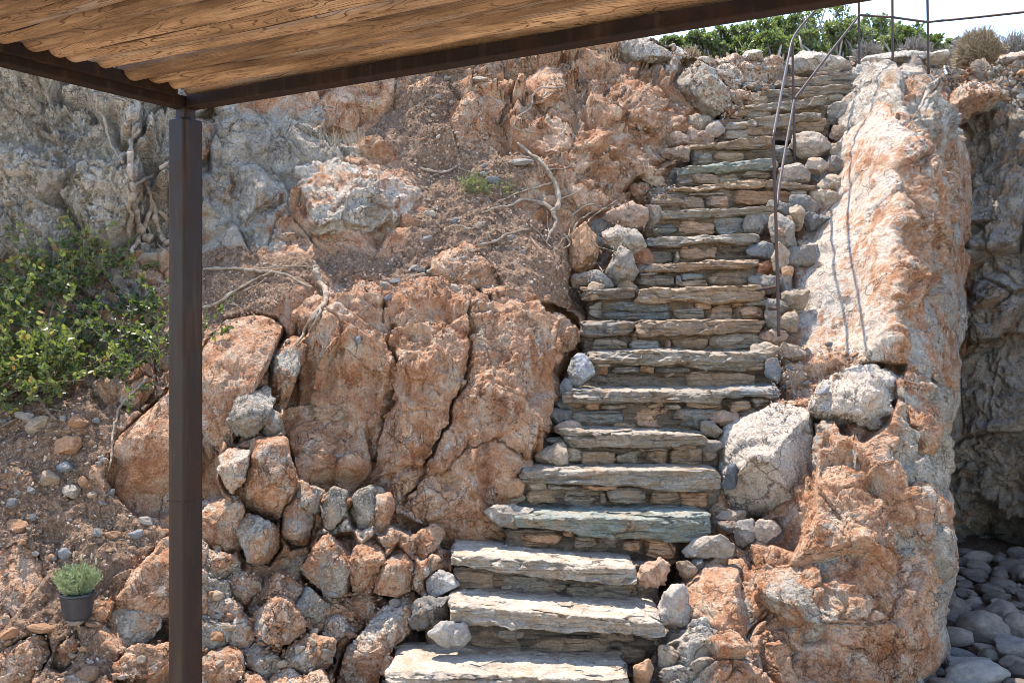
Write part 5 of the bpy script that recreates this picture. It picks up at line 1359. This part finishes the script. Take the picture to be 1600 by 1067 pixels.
wood('root', [([(880, 365), (890, 380), (880, 390)], 1.6, 1.0), ([(925, 330), (905, 345), (895, 362), (885, 376)], 1.6, 1.0), ([(965, 312), (930, 335), (912, 352)], 1.2, 0.8)], M['root'], 'thin roots trailing over the orange stone left of the steps', 'root', GR, seed=5)
wood('root', [([(655, 264), (680, 268), (700, 268), (716, 260)], 2.2, 1.4), ([(690, 268), (675, 275)], 1.3, 0.8)], M['root'], 'short brown root lying left of the green tuft', 'root', GR, seed=6)
wood('root', [([(712, 352), (740, 358)], 2.2, 1.6)], M['root'], 'bleached stub of wood on the brown earth', 'root', GR, seed=7)
wood('root', [([(885, 136), (850, 138), (834, 150), (828, 168), (808, 185), (806, 200), (838, 208)], 1.6, 1.0)], M['root'], 'thin looping root on the stepped orange rock', 'root', GR, seed=8)
wood('dead_branch', [([(810, 225), (830, 242), (850, 258), (864, 280), (872, 300), (874, 318), (862, 330)], 2.2, 5.0), ([(862, 262), (850, 255), (845, 245)], 1.2, 0.8), ([(866, 330), (872, 345), (860, 362), (852, 378)], 4.0, 1.4), ([(870, 330), (850, 322), (830, 318)], 3.0, 1.2), ([(864, 325), (820, 312), (790, 322), (752, 332)], 2.4, 1.2), ([(868, 285), (840, 292), (800, 305), (770, 320)], 1.3, 0.8), ([(890, 340), (912, 322), (930, 318)], 1.2, 0.9), ([(876, 312), (900, 300), (912, 292)], 1.3, 0.8)], M['root'], 'grey dead branch with forking roots against the brown blocky boulder', 'dead branch', seed=9, off=1.5)
wood('dead_branch', [([(750, 385), (780, 372), (808, 362), (828, 358)], 2.4, 1.2)], M['root'], 'short bare stick lying below the dead branch', 'dead branch', seed=10)
wood('dead_branch', [([(0, 625), (30, 605), (55, 615), (72, 640), (90, 655)], 3.4, 2.4), ([(0, 668), (40, 648), (70, 640), (110, 642)], 2.0, 1.2), ([(30, 605), (20, 600), (0, 602)], 2, 1.2)], M['stump'], 'dead twisted branch on the ground at the left under the shrub', 'dead branch', seed=11, off=1.5)
wood('dead_branch', [([(10, 690), (45, 670), (95, 668)], 1.6, 1.0)], M['stump'], 'thin dark stick lying below the twisted dead branch', 'dead branch', seed=15, off=1.5)
wood('root_tangle', [([(262, 255), (240, 272), (215, 285), (203, 295)], 3.2, 2.6), ([(203, 240), (205, 290), (212, 330), (222, 365), (240, 375)], 4.5, 7.0), ([(232, 300), (240, 330), (246, 358), (262, 380)], 3.5, 5.0), ([(216, 200), (206, 225), (203, 250)], 3.0, 4.0), ([(225, 282), (234, 310), (228, 345), (215, 375), (205, 395)], 3.0, 4.0), ([(150, 145), (152, 170), (165, 190), (175, 230), (190, 255)], 1.8, 2.4), ([(150, 148), (185, 155), (205, 165)], 1.6, 1.0), ([(195, 290), (205, 330), (200, 365)], 3.0, 3.0), ([(245, 330), (262, 345)], 3, 4)], M['root'], 'tangle of grey roots clinging to the cliff left of the post', 'roots', seed=12, off=0.9)
rgr = np.random.default_rng(31)
for i in range(16):
    x, y = [(830, 280), (880, 330), (700, 300), (760, 360), (900, 380), (360, 440), (225, 380)][i % 7] + rgr.normal(size=2) * [34, 22]
    a = rgr.uniform(0.2, 2.2); q = [(x, y)]
    for j in range(4):
        a += rgr.normal() * 0.5; q.append((q[-1][0] + 14 * math.cos(a), q[-1][1] + 11 * math.sin(a)))
    wood('rootlet', [(q, 1.1, 0.5)], M['root'], 'hair thin brown rootlet trailing over earth and rock on the upper slope', 'root', 'hair thin rootlets', seed=40 + i)
st = wood('stump', [([(128, 408), (125, 432), (132, 452), (150, 465)], 9.0, 8.0), ([(126, 430), (140, 440), (142, 455)], 9.0, 6.0), ([(150, 430), (165, 425), (180, 430)], 6.0, 7.0), ([(178, 425), (190, 450), (205, 470), (215, 485)], 12.0, 9.0), ([(185, 450), (200, 440), (215, 455), (212, 475)], 8.0, 6.0), ([(130, 395), (128, 410)], 4.0, 7.0), ([(150, 465), (175, 478), (200, 490)], 5, 5)], M['stump'], 'dark gnarled hollow stump under the roots among the shrub leaves', 'stump', seed=13, off=1.6)

wood('dead_branch', [([(80, 545), (110, 535), (140, 528), (155, 540)], 7.0, 4.0)], M['stump'], 'thick dark bare branch lying inside the green shrub', 'dead branch', seed=16, off=1.6)
# ------------------------------------------------------------------ leaves
LEAF = np.array([[0, 0, 0], [0.32, 0.30, 0.05], [0.72, 0.28, 0.04], [1.0, 0, -0.05], [0.72, -0.28, 0.04], [0.32, -0.30, 0.05]])
LF = np.array([[0, 1, 2, 3], [0, 3, 4, 5]])
def leaves(mb, C, dirs, size, rg, width=1.0, tone=0.5, spread=0.3):
    n = len(C)
    d = dirs / (np.linalg.norm(dirs, axis=1, keepdims=True) + 1e-9)
    up = rg.normal(size=(n, 3)) + np.array([0, -0.5, 1.0])
    s = np.cross(d, up); s /= np.linalg.norm(s, axis=1, keepdims=True) + 1e-9
    u = np.cross(s, d)
    sz = size * rg.uniform(0.6, 1.25, n)
    V = C[:, None] + sz[:, None, None] * (LEAF[None, :, 0:1] * d[:, None] + width * LEAF[None, :, 1:2] * s[:, None] + LEAF[None, :, 2:3] * u[:, None])
    Fc = (np.arange(n)[:, None, None] * 6 + LF[None]).reshape(-1, 4)
    r = np.clip(np.broadcast_to(tone, n) + rg.normal(0, spread, n), 0, 1)
    mb.add(V.reshape(-1, 3), [Fc], np.repeat(r, 6))


def sprays(name_leaf, name_stem, root_obj, starts, rg, mat, stemmat, L=(0.15, 0.35), leaf=0.022, per=26, width=1.0, stem_r=0.0025, updir=(0, -0.5, 0.6), tone=(0.2, 0.7), origin=None):
    """leafy shoots: stem curves with leaves set along them"""
    lm = MB(); sm = MB()
    for c in starts:
        d = rg.normal(size=3) * 0.75 + np.array(updir); d /= np.linalg.norm(d)
        ln = rg.uniform(*L); bend = rg.normal(size=3) * 0.35
        t = np.linspace(0, 1, 9)[:, None]
        P = c + ln * (d * t + bend * t ** 2 * 0.6)
        tv, tf = tube(P, np.linspace(stem_r, stem_r * 0.4, 9), 5); sm.add(tv, tf, rg.random())
        tt = rg.uniform(0.15, 1.0, per)
        C = np.stack([np.interp(tt, t[:, 0], P[:, k]) for k in range(3)], 1)
        dd = d * 0.5 + rg.normal(size=(per, 3)) * 0.75
        leaves(lm, C, dd, leaf, rg, width, rg.uniform(*tone), 0.13)
    if name_leaf: lm.build(name_leaf, mat, root_obj, origin=origin, smooth=False)
    if name_stem: sm.build(name_stem, stemmat, root_obj, origin=origin)

def blob_pts(rg, blobs, depth_off=0.05, thick=0.25):
    out = []
    for x, y, rx, ry, n in blobs:
        a = rg.normal(size=(n, 2)) * 0.5
        px = x + a[:, 0] * rx; py = y + a[:, 1] * ry
        D = zat(px, py)
        Dm = dbase(px, py) * 0.5 + D * 0.5
        out.append(pt(px, py, Dm - depth_off - thick * rg.random(n) ** 1.5))
    return np.vstack(out)

rg = np.random.default_rng(3)
sh = empty('mastic_shrub', pt(60, 640, 5.9))
tag(sh, 'green shrub with small rounded leaves at the left edge below the grey cliff', 'shrub')
sprays('foliage', 'stem', sh, blob_pts(rg, [(20, 520, 60, 60, 30), (40, 580, 65, 36, 48), (90, 590, 50, 26, 30), (-60, 500, 80, 80, 60), (30, 460, 46, 40, 22), (75, 560, 40, 40, 26), (-10, 590, 50, 30, 34), (60, 500, 40, 50, 16)], 0.05, 0.30), rg, M['bush'], M['root'], leaf=0.036, per=26, tone=(0.3, 0.92))
sh2 = empty('mastic_shrub', pt(170, 560, 6.0))
tag(sh2, 'darker green shrub spreading in front of the gnarled stump, left of the post', 'shrub')
sprays('foliage', 'stem', sh2, blob_pts(rg, [(150, 545, 60, 30, 14), (210, 540, 50, 40, 20), (240, 500, 30, 40, 12), (120, 575, 60, 26, 22), (185, 582, 50, 20, 16), (215, 480, 40, 20, 10), (255, 560, 16, 40, 12), (130, 480, 50, 30, 16), (322, 520, 5, 14, 4)], 0.03, 0.22), rg, M['bush'], M['root'], leaf=0.034, per=22, tone=(0.0, 0.42))
sh3 = empty('mastic_shrub', pt(130, 430, 6.7))
tag(sh3, 'thin yellowish green sprigs sprouting above the stump', 'shrub')
sprays('foliage', 'stem', sh3, blob_pts(rg, [(140, 380, 22, 30, 14), (100, 430, 60, 22, 26), (60, 440, 50, 26, 22), (165, 420, 40, 20, 12), (60, 410, 30, 20, 8), (210, 425, 14, 14, 5), (115, 450, 50, 20, 16)], 0.03, 0.18), rg, M['bush'], M['root'], L=(0.12, 0.28), leaf=0.034, per=22, tone=(0.45, 0.95))
# bare stems that show in front of the leaves
wood('dead_branch', [([(95, 430), (82, 480), (72, 520), (62, 545), (66, 565), (60, 590)], 2.2, 1.6, ), ([(225, 440), (235, 470), (240, 495)], 1.8, 1.4), ([(215, 462), (205, 485), (198, 495)], 1.8, 1.2), ([(158, 460), (160, 480), (152, 500)], 1.4, 1.0), ([(150, 478), (110, 478)], 1.3, 1.0), ([(165, 412), (150, 422), (140, 425)], 1.6, 1.0), ([(240, 520), (244, 560), (248, 580)], 1.6, 1.0)], M['root'], 'pale bare stems showing through the shrub leaves', 'dead branch', seed=21, off=6)
# tufts
tf_ = empty('green_tuft', pt(745, 300, 7.5)); tag(tf_, 'small grassy green tuft on the brown earth shelf', 'tuft')
sprays('foliage', 'stem', tf_, blob_pts(rg, [(738, 292, 24, 12, 24), (765, 300, 26, 8, 16), (790, 302, 14, 6, 8)], 0.0, 0.06), rg, M['hill'], M['root'], L=(0.05, 0.12), leaf=0.035, per=14, width=0.25, updir=(0.2, -0.3, 1.2), tone=(0.4, 0.9))

# lavender in a black pot
D = 5.15
pp = pt(121, 965, D)
D = float(zat(121, 950)) - 0.07
pp = pt(121, 965, D)
plant = empty('potted_plant', pp); tag(plant, 'grey green lavender in a black plastic pot dug into the dirt bank', 'potted plant')
s = D / F
prof = [(19.5, 0), (21, 3), (25.5, 34), (26.5, 36), (27.5, 36.5), (27.5, 40), (25.5, 40.5), (24.5, 38), (24, 34)]
th = np.linspace(0, 2 * math.pi, 48, endpoint=False)
V = np.vstack([np.stack([r * s * np.cos(th), r * s * np.sin(th), 0 * th + z * s], 1) for r, z in prof])
V = np.vstack([V, [[0, 0, 0]]])
k = np.arange(48)
pot = link('pot', np_mesh('pot', V, [grid_faces(len(prof), 48, True), np.stack([np.full(48, len(V) - 1), (k + 1) % 48, k], 1)], M['pot']), plant)
Vs = np.vstack([np.stack([r * s * np.cos(th), r * s * np.sin(th), 0 * th + (35 + 0.8 * np.sin(5 * th + r)) * s], 1) for r in (24.2, 14, 5)])
link('earth', np_mesh('earth', Vs, [grid_faces(3, 48, True)], M['potsoil']), pot)
rg = np.random.default_rng(8)
lm = MB(); sm = MB()
for i in range(150):
    a = rg.uniform(0, 6.28); r = rg.random() ** 0.5
    b = pp + s * np.array([13 * r * math.cos(a), 13 * r * math.sin(a), 35])
    hgt = (50 - 14 * r ** 2) * rg.uniform(0.55, 1.05) * s
    e = b + np.array([24 * r * s * math.cos(a), 24 * r * s * math.sin(a), hgt])
    t = np.linspace(0, 1, 8)[:, None]; P = b + (e - b) * t + rg.normal(size=3) * 0.008 * t ** 2
    tv, tf = tube(P, 0.0011, 4); sm.add(tv, tf, 0.4)
    tt = rg.uniform(0.1, 1, 40); C = np.stack([np.interp(tt, t[:, 0], P[:, q]) for q in range(3)], 1)
    leaves(lm, C, rg.normal(size=(40, 3)) * 0.55 + np.array([0, 0, 0.9]), 0.019, rg, 0.28, rg.uniform(0.3, 0.8), 0.15)
lm.build('foliage', M['lav'], plant, smooth=False); sm.build('stem', M['lav'], plant)
fm = MB()
for px, dz in ((115, 1.25), (127, 1.15), (143, 1.2), (150, 1.02)):
    b = pt(px + (121 - px) * 0.5, 925, D); e = pt(px, 925 - 46 * dz, D - 0.01)
    tv, tf = tube(np.stack([b, (b + e) / 2, e]), 0.0012, 4); fm.add(tv, tf, 0.5)
    tv, tf = tube(e + np.array([[0, 0, -0.012], [0, 0, 0], [0.001, 0, 0.012], [0.001, 0, 0.022]]), [0.003, 0.0055, 0.005, 0.001], 6); fm.add(tv, tf, 0.7)
fm.build('flower_stalk', M['dry'], plant)

# ------------------------------------------------------------------ shrubs on the hilltop
def hill_shrub(px, ybase, ytop_, wpx, D, label, tone, seed, name='hill_shrub', leaf=0.05, dens=1.0, mat='hill', spread=0.2):
    rg = np.random.default_rng(seed)
    b = pt(px, ybase, D); Hh = (ybase - ytop_) / F * D; W = wpx / F * D
    o = empty(name, b); tag(o, label, 'shrub', 'evergreen shrubs on the hilltop')
    lm = MB(); sm = MB()
    nc = int(48 * dens)
    for i in range(nc):
        a = rg.uniform(0, 6.28); r = rg.random() ** 0.5; q = rg.random() ** 0.75
        prof_ = math.sqrt(max(0.05, 1 - (q * 1.0 - 0.25) ** 2 * 1.2))
        c = b + np.array([W / 2 * r * prof_ * math.cos(a) , W / 2.4 * r * prof_ * math.sin(a), Hh * (0.08 + 0.84 * q)])
        base = b + np.array([0.15 * W * rg.normal() * 0.6, 0.1 * rg.normal(), -0.25])
        P = catmull(np.stack([base, base * 0.45 + c * 0.55 + rg.normal(size=3) * 0.06, c]), 8)
        tv, tf = tube(P, np.linspace(0.024, 0.009, 8), 5); sm.add(tv, tf, rg.random())
        n = int(70 * dens); cr = rg.uniform(0.12, 0.22) * W * 0.55
        u = rg.normal(size=(n, 3)); u /= np.linalg.norm(u, axis=1, keepdims=True)
        C = c + u * (cr * rg.random(n) ** 0.45)[:, None] * np.array([1, 1, 0.75])
        leaves(lm, C, u + rg.normal(size=(n, 3)) * 0.6 + [0, 0, 0.4], leaf, rg, 0.95, np.clip(tone + rg.normal() * spread, 0, 1), 0.13)
    lm.build('foliage', M[mat], o, smooth=False); sm.build('stem', M['drygrey'], o)
    return o
YB = 96
for i, a in enumerate([
    (1052, 62, 60, 12.6, 'small dark shrub just under the roof beam at the left end of the brow', 0.35), (1095, 52, 74, 12.4, 'dark rounded shrub second from the left on the brow', 0.30),
    (1140, 42, 78, 12.8, 'bushy shrub left of the curved handrail', 0.40), (1188, 34, 84, 12.4, 'bright green shrub behind the curved handrail', 0.55),
    (1235, 22, 84, 13.2, 'shrub directly behind the bend of the handrail', 0.42), (1290, 6, 100, 13.8, 'tallest dark shrub with an open crown behind the sloping rail', 0.30),
    (1318, 36, 84, 12.2, 'light green shrub between the sloping rail and first tall post', 0.62), (1368, 26, 88, 13.0, 'green shrub between the first two tall rail posts', 0.52),
    (1412, 40, 74, 12.4, 'low light green shrub between the last two tall rail posts', 0.58), (1452, 56, 56, 12.8, 'small green shrub behind the last tall rail post', 0.50), (1208, 52, 70, 11.8, 'low bright shrub in front of the others behind the rail', 0.65), (1258, 52, 64, 11.9, 'low yellowish green shrub above the top steps', 0.68),
    (1496, 62, 46, 13.4, 'low green shrub left of the dry round bush', 0.45)]):
    hill_shrub(a[0], YB + 6, a[1], a[2], a[3], a[4], a[5], 40 + i, leaf=0.045)

def twig_bush(px, ybase, ytop_, wpx, D, label, mat, seed, n=700, ball=False):
    rg = np.random.default_rng(seed)
    b = pt(px, ybase, D); Hh = (ybase - ytop_) / F * D; W = wpx / F * D
    o = empty('dry_bush', b); tag(o, label, 'bush', 'dry bushes on the hilltop')
    sm = MB()
    for i in range(n):
        u = rg.normal(size=3); u[2] = abs(u[2]); u /= np.linalg.norm(u)
        e = b + np.array([W / 2 * u[0], W / 2 * u[1], Hh * u[2]]) * rg.uniform(0.75, 1.06) + ([0, 0, 0.0])
        s0 = b + np.array([u[0] * W * 0.1, u[1] * W * 0.1, 0.0]) if i % 2 else b + (e - b) * rg.uniform(0.4, 0.6)
        P = catmull(np.stack([s0, s0 * 0.5 + e * 0.5 + rg.normal(size=3) * 0.04 * W, e]), 7)
        tv, tf = tube(P, np.linspace(0.0065, 0.0025, 7), 3, False); sm.add(tv, tf, np.clip(rg.normal(0.5, 0.22), 0, 1))
        for q in range(5 if ball else 2):
            s1 = P[4 if q % 2 else 5]; e1 = s1 + (e - b) * 0.14 + rg.normal(size=3) * 0.06 * W
            tv, tf = tube(np.stack([s1, (s1 + e1) / 2, e1]), [0.004, 0.003, 0.002], 3, False); sm.add(tv, tf, np.clip(rg.normal(0.55, 0.22), 0, 1))
    sm.build('twigs', M[mat], o)
twig_bush(1530, 100, 46, 72, 10.6, 'round straw coloured dry bush like a cushion on the brow', 'dry', 61, 900, True)
twig_bush(1585, 102, 50, 80, 11.6, 'dark grey twiggy bush right of the straw coloured one', 'drygrey', 62, 420)
twig_bush(1505, 100, 54, 60, 12.0, 'grey twiggy bush behind the straw coloured one', 'drygrey', 63, 320)
twig_bush(1356, 100, 66, 56, 10.9, 'grey brown dry bush at the foot of the first tall post', 'drygrey', 64, 420)
twig_bush(1430, 98, 58, 60, 11.4, 'grey leafless bush left of the last tall post', 'drygrey', 65, 320)
twig_bush(1078, 100, 72, 40, 10.0, 'low orange brown dry bush on the brow under the beam', 'dry', 66, 260)
gm2 = MB(); rg = np.random.default_rng(14)
def grass(x, y, w, h, n, label):
    m = MB()
    for i in range(n):
        px = x + rg.normal() * w; D = float(zat(px, y)); b = pt(px, y + rg.uniform(-3, 3), D - 0.03)
        e = b + np.array([rg.normal() * 0.03, -0.02, h / F * D * rg.uniform(0.6, 1.1)])
        tv, tf = tube(catmull(np.stack([b, (b + e) / 2 + rg.normal(size=3) * 0.008, e]), 6), np.linspace(0.002, 0.0007, 6), 3, False); m.add(tv, tf, rg.uniform(0.5, 1))
    o = m.build('dry_grass', M['dry']); tag(o, label, 'grass', 'wisps of dry grass')
grass(530, 226, 24, 26, 60, 'wisps of dry grass above the big rounded boulder')
grass(950, 96, 10, 24, 26, 'wisps of dry grass on the brow under the beam')
grass(690, 105, 12, 14, 16, 'wisps of dry grass at the top of the red gully')

# ------------------------------------------------------------------ handrail of bent steel rods
hr = empty('handrail', pt(1217, 525, dstep(7.6))); tag(hr, 'thin bent steel rod handrail along the right of the steps', 'handrail')
def rod(name, pts, r=0.0108, par=hr, n=40):
    P = np.array([pt(*p) for p in pts]); P = catmull(P, n) if len(P) > 2 else P[0] + (P[1] - P[0]) * np.linspace(0, 1, 12)[:, None]
    V, f = tube(P, r, 10)
    return obj_world(name, V, f, M['rail'], par)
dA, dB, dC = 6.62, 8.35, 9.35
rod('post', [(1217, 526, dA), (1212, 330, dA), (1208, 214, dA)])
rod('post', [(1242, 252, dB), (1238, 64, dB)])
rod('post', [(1343, 116, dC), (1341, -70, dC)])
rod('post', [(1395, 110, 9.1), (1394, -70, 9.1)])
rod('post', [(1451, 116, 8.9), (1448, -70, 8.9)])
rod('top_rail', [(1208, 214, dA), (1222, 140, 7.5), (1232, 90, 8.15), (1238, 64, 8.35), (1250, 44, 8.55), (1270, 21, 8.72), (1300, -18, 9.0), (1341, -68, dC), (1394, -60, 9.1), (1448, -52, 8.9), (1640, -80, 8.0)], n=90)
rod('mid_rail', [(1214, 322, dA), (1220, 275, 7.0), (1241, 156, dB)])
rod('mid_rail', [(1241, 156, dB), (1290, 92, 8.85), (1341, 27, dC)])
rod('mid_rail', [(1341, 24, dC), (1394, 27.5, 9.1)]); rod('mid_rail', [(1394, 27.5, 9.1), (1449, 35, 8.9)])
rod('mid_rail', [(1449, 35, 8.9), (1520, 28, 8.5), (1640, 15, 7.9)])
rod('anchor_rod', [(1184, 453, 6.95), (1214, 448, dA)]); rod('anchor_rod', [(1196, 483, 6.95), (1216, 482, dA)])

# ------------------------------------------------------------------ pergola: steel post and frame, roof of peeled logs
d1 = np.array([-0.534, -0.845, 0]); d1 /= np.linalg.norm(d1)       # along the left beam, towards the camera
d2 = np.array([0.868, -0.497, 0]); d2 /= np.linalg.norm(d2)
CP = np.array([(290 - CX) / F * 3.9, 3.9, 0])
zb = EYE + (CY - 172) / F * 3.9            # underside of the frame
pg = empty('pergola', (CP[0], CP[1], 0)); tag(pg, 'pergola with a rusty steel frame and a roof of peeled logs in the foreground', 'pergola')
def rbox(name, c, ax, ay, az, mat, par=pg, bev=0.004):
    V, f = obox(c, ax, ay, az)
    o = obj_world(name, V, f, M[mat], par, smooth=False)
    m = o.modifiers.new('Bevel', 'BEVEL'); m.width = bev; m.segments = 3; m.limit_method = 'NONE'
    return o
hw = 0.047
ztop_post = EYE + (CY - 187) / F * 3.9
rbox('post', [CP[0], CP[1], ztop_post / 2 - 0.02], d1 * hw, d2 * hw, np.array([0, 0, ztop_post / 2 + 0.02]), 'steel', bev=0.012)
post = [o for o in pg.children if o.name.startswith('post')][0]
rbox('post_stub', [CP[0], CP[1], (ztop_post + zb) / 2 + 0.01], d1 * 0.027, d2 * 0.027, np.array([0, 0, (zb - ztop_post) / 2 + 0.012]), 'steel', bev=0.004)
zw = EYE + (CY - 781) / F * 3.9
rbox('weld_seam', [CP[0], CP[1], zw], d1 * (hw + 0.0022), d2 * (hw + 0.0022), np.array([0, 0, 0.0035]), 'steel', post, 0.003)
bh = 0.023
LB, RB = 4.2, 4.6
# left beam: square tube with an inner angle lip; right beam the same
c0 = CP + np.array([0, 0, zb + bh])
rbox('left_beam', c0 + d1 * (LB / 2 - 0.035), d1 * (LB / 2), d2 * 0.030, np.array([0, 0, bh]), 'beam')
rbox('right_beam', c0 + d2 * (RB / 2 + 0.032), d2 * (RB / 2), d1 * 0.030, np.array([0, 0, bh]), 'beam')
for o in list(pg.children):
    if o.name.startswith(('left_beam', 'right_beam')): o.name = 'beam'; o.data.name = 'beam'
rbox('angle_lip', c0 + d1 * (LB / 2 + 0.04) + d2 * 0.047 + np.array([0, 0, bh + 0.004]), d1 * (LB / 2 - 0.05), d2 * 0.016, np.array([0, 0, 0.022]), 'beam', bev=0.002)
zl = zb + 2 * bh + 0.003
NL = 32; t = -0.055
rg = np.random.default_rng(77)
ns, nl = 22, 150
for i in range(NL):
    r = rg.uniform(0.034, 0.054)
    gap = 0.0035 + (0.036 if i == 4 else 0.0)
    t += r + gap
    Ln = 4.3 + rg.uniform(-0.02, 0.05); x = np.linspace(0, Ln, nl); x0 = 0.02 + rg.uniform(-0.015, 0.012)
    P3 = np.stack([x, 0 * x + i * 3.3, 0 * x], -1)
    wob = np.stack([fbm(P3 * 0.9, 2, 201), fbm(P3 * 0.9 + 5, 2, 202)], -1) * 0.012
    rr = r * (1 + 0.07 * fbm(P3 * 2.0, 3, 203)) * np.linspace(1.0, rg.uniform(0.9, 1.06), nl)
    rr[0] *= 0.86; rr[-1] *= 0.86
    th = np.linspace(0, 2 * math.pi, ns, endpoint=False)
    A = rr[:, None] * (1 + 0.05 * np.cos(2 * th[None] + rg.uniform(0, 6)) + 0.035 * fbm(np.stack([np.repeat(x, ns) * 2.2, np.tile(np.cos(th) * 1.4, nl) + i * 5, np.tile(np.sin(th) * 1.4, nl)], -1), 3, 204).reshape(nl, ns))
    V = np.stack([np.repeat(x, ns).reshape(nl, ns), A * np.cos(th)[None] + wob[:, :1], A * np.sin(th)[None] + wob[:, 1:] * 0.6], -1).reshape(-1, 3)
    m = len(V); V = np.vstack([V, [[0, wob[0, 0], wob[0, 1] * .6]], [[Ln, wob[-1, 0], wob[-1, 1] * .6]]]); k = np.arange(ns)
    fs = [grid_faces(nl, ns, True), np.vstack([np.stack([np.full(ns, m), k, (k + 1) % ns], 1), np.stack([np.full(ns, m + 1), (nl - 1) * ns + (k + 1) % ns, (nl - 1) * ns + k], 1)])]
    o = link('log', np_mesh('log', V, fs, M['log']), pg)
    p = CP + d1 * t + d2 * x0 + np.array([0, 0, zl + r + rg.uniform(-0.002, 0.012)])
    o.location = p - np.array(pg.location)
    o.rotation_euler = (0, 0, math.atan2(d2[1], d2[0]) + rg.uniform(-0.004, 0.004))
    t += r + gap

# ------------------------------------------------------------------ light, sky, camera
w = bpy.data.worlds.new('World'); SC.world = w; w.use_nodes = True
nt = w.node_tree; bg = nt.nodes['Background']
sky = nt.nodes.new('ShaderNodeTexSky'); sky.sky_type = 'NISHITA'; sky.sun_disc = False
SUN_EL, SUN_AZ = math.radians(66), math.radians(-33)       # azimuth from +Y towards +X
sky.sun_elevation = SUN_EL; sky.sun_rotation = SUN_AZ; sky.altitude = 1500; sky.dust_density = 0.4; sky.air_density = 1.0; sky.ozone_density = 2.0
nt.links.new(sky.outputs[0], bg.inputs[0]); bg.inputs[1].default_value = 0.15
sl = bpy.data.lights.new('sun', 'SUN'); sl.energy = 2.6; sl.angle = math.radians(0.5); sl.color = (1.0, 0.94, 0.86)
so = bpy.data.objects.new('sun', sl); COL.objects.link(so); so.location = (-4, 8, 12)
to_sun = Vector((math.cos(SUN_EL) * math.sin(SUN_AZ), math.cos(SUN_EL) * math.cos(SUN_AZ), math.sin(SUN_EL)))
so.rotation_euler = to_sun.to_track_quat('Z', 'Y').to_euler()
cam = bpy.data.cameras.new('camera'); cam.sensor_width = 36; cam.lens = F / 1600 * 36; cam.clip_end = 2000; cam.clip_start = 0.05
co_ = bpy.data.objects.new('camera', cam); COL.objects.link(co_); co_.location = (0, 0, EYE); co_.rotation_euler = (math.radians(90), 0, 0)
SC.camera = co_
SC.view_settings.view_transform = 'Standard'; SC.view_settings.look = 'None'; SC.view_settings.gamma = 1.0
SC.view_settings.exposure = 2.12
SC.view_settings.use_white_balance = True; SC.view_settings.white_balance_temperature = 7100
SC.cycles.filter_width = 0.8
SC.cycles.max_bounces = 6; SC.cycles.diffuse_bounces = 4
SC.cycles.use_denoising = True
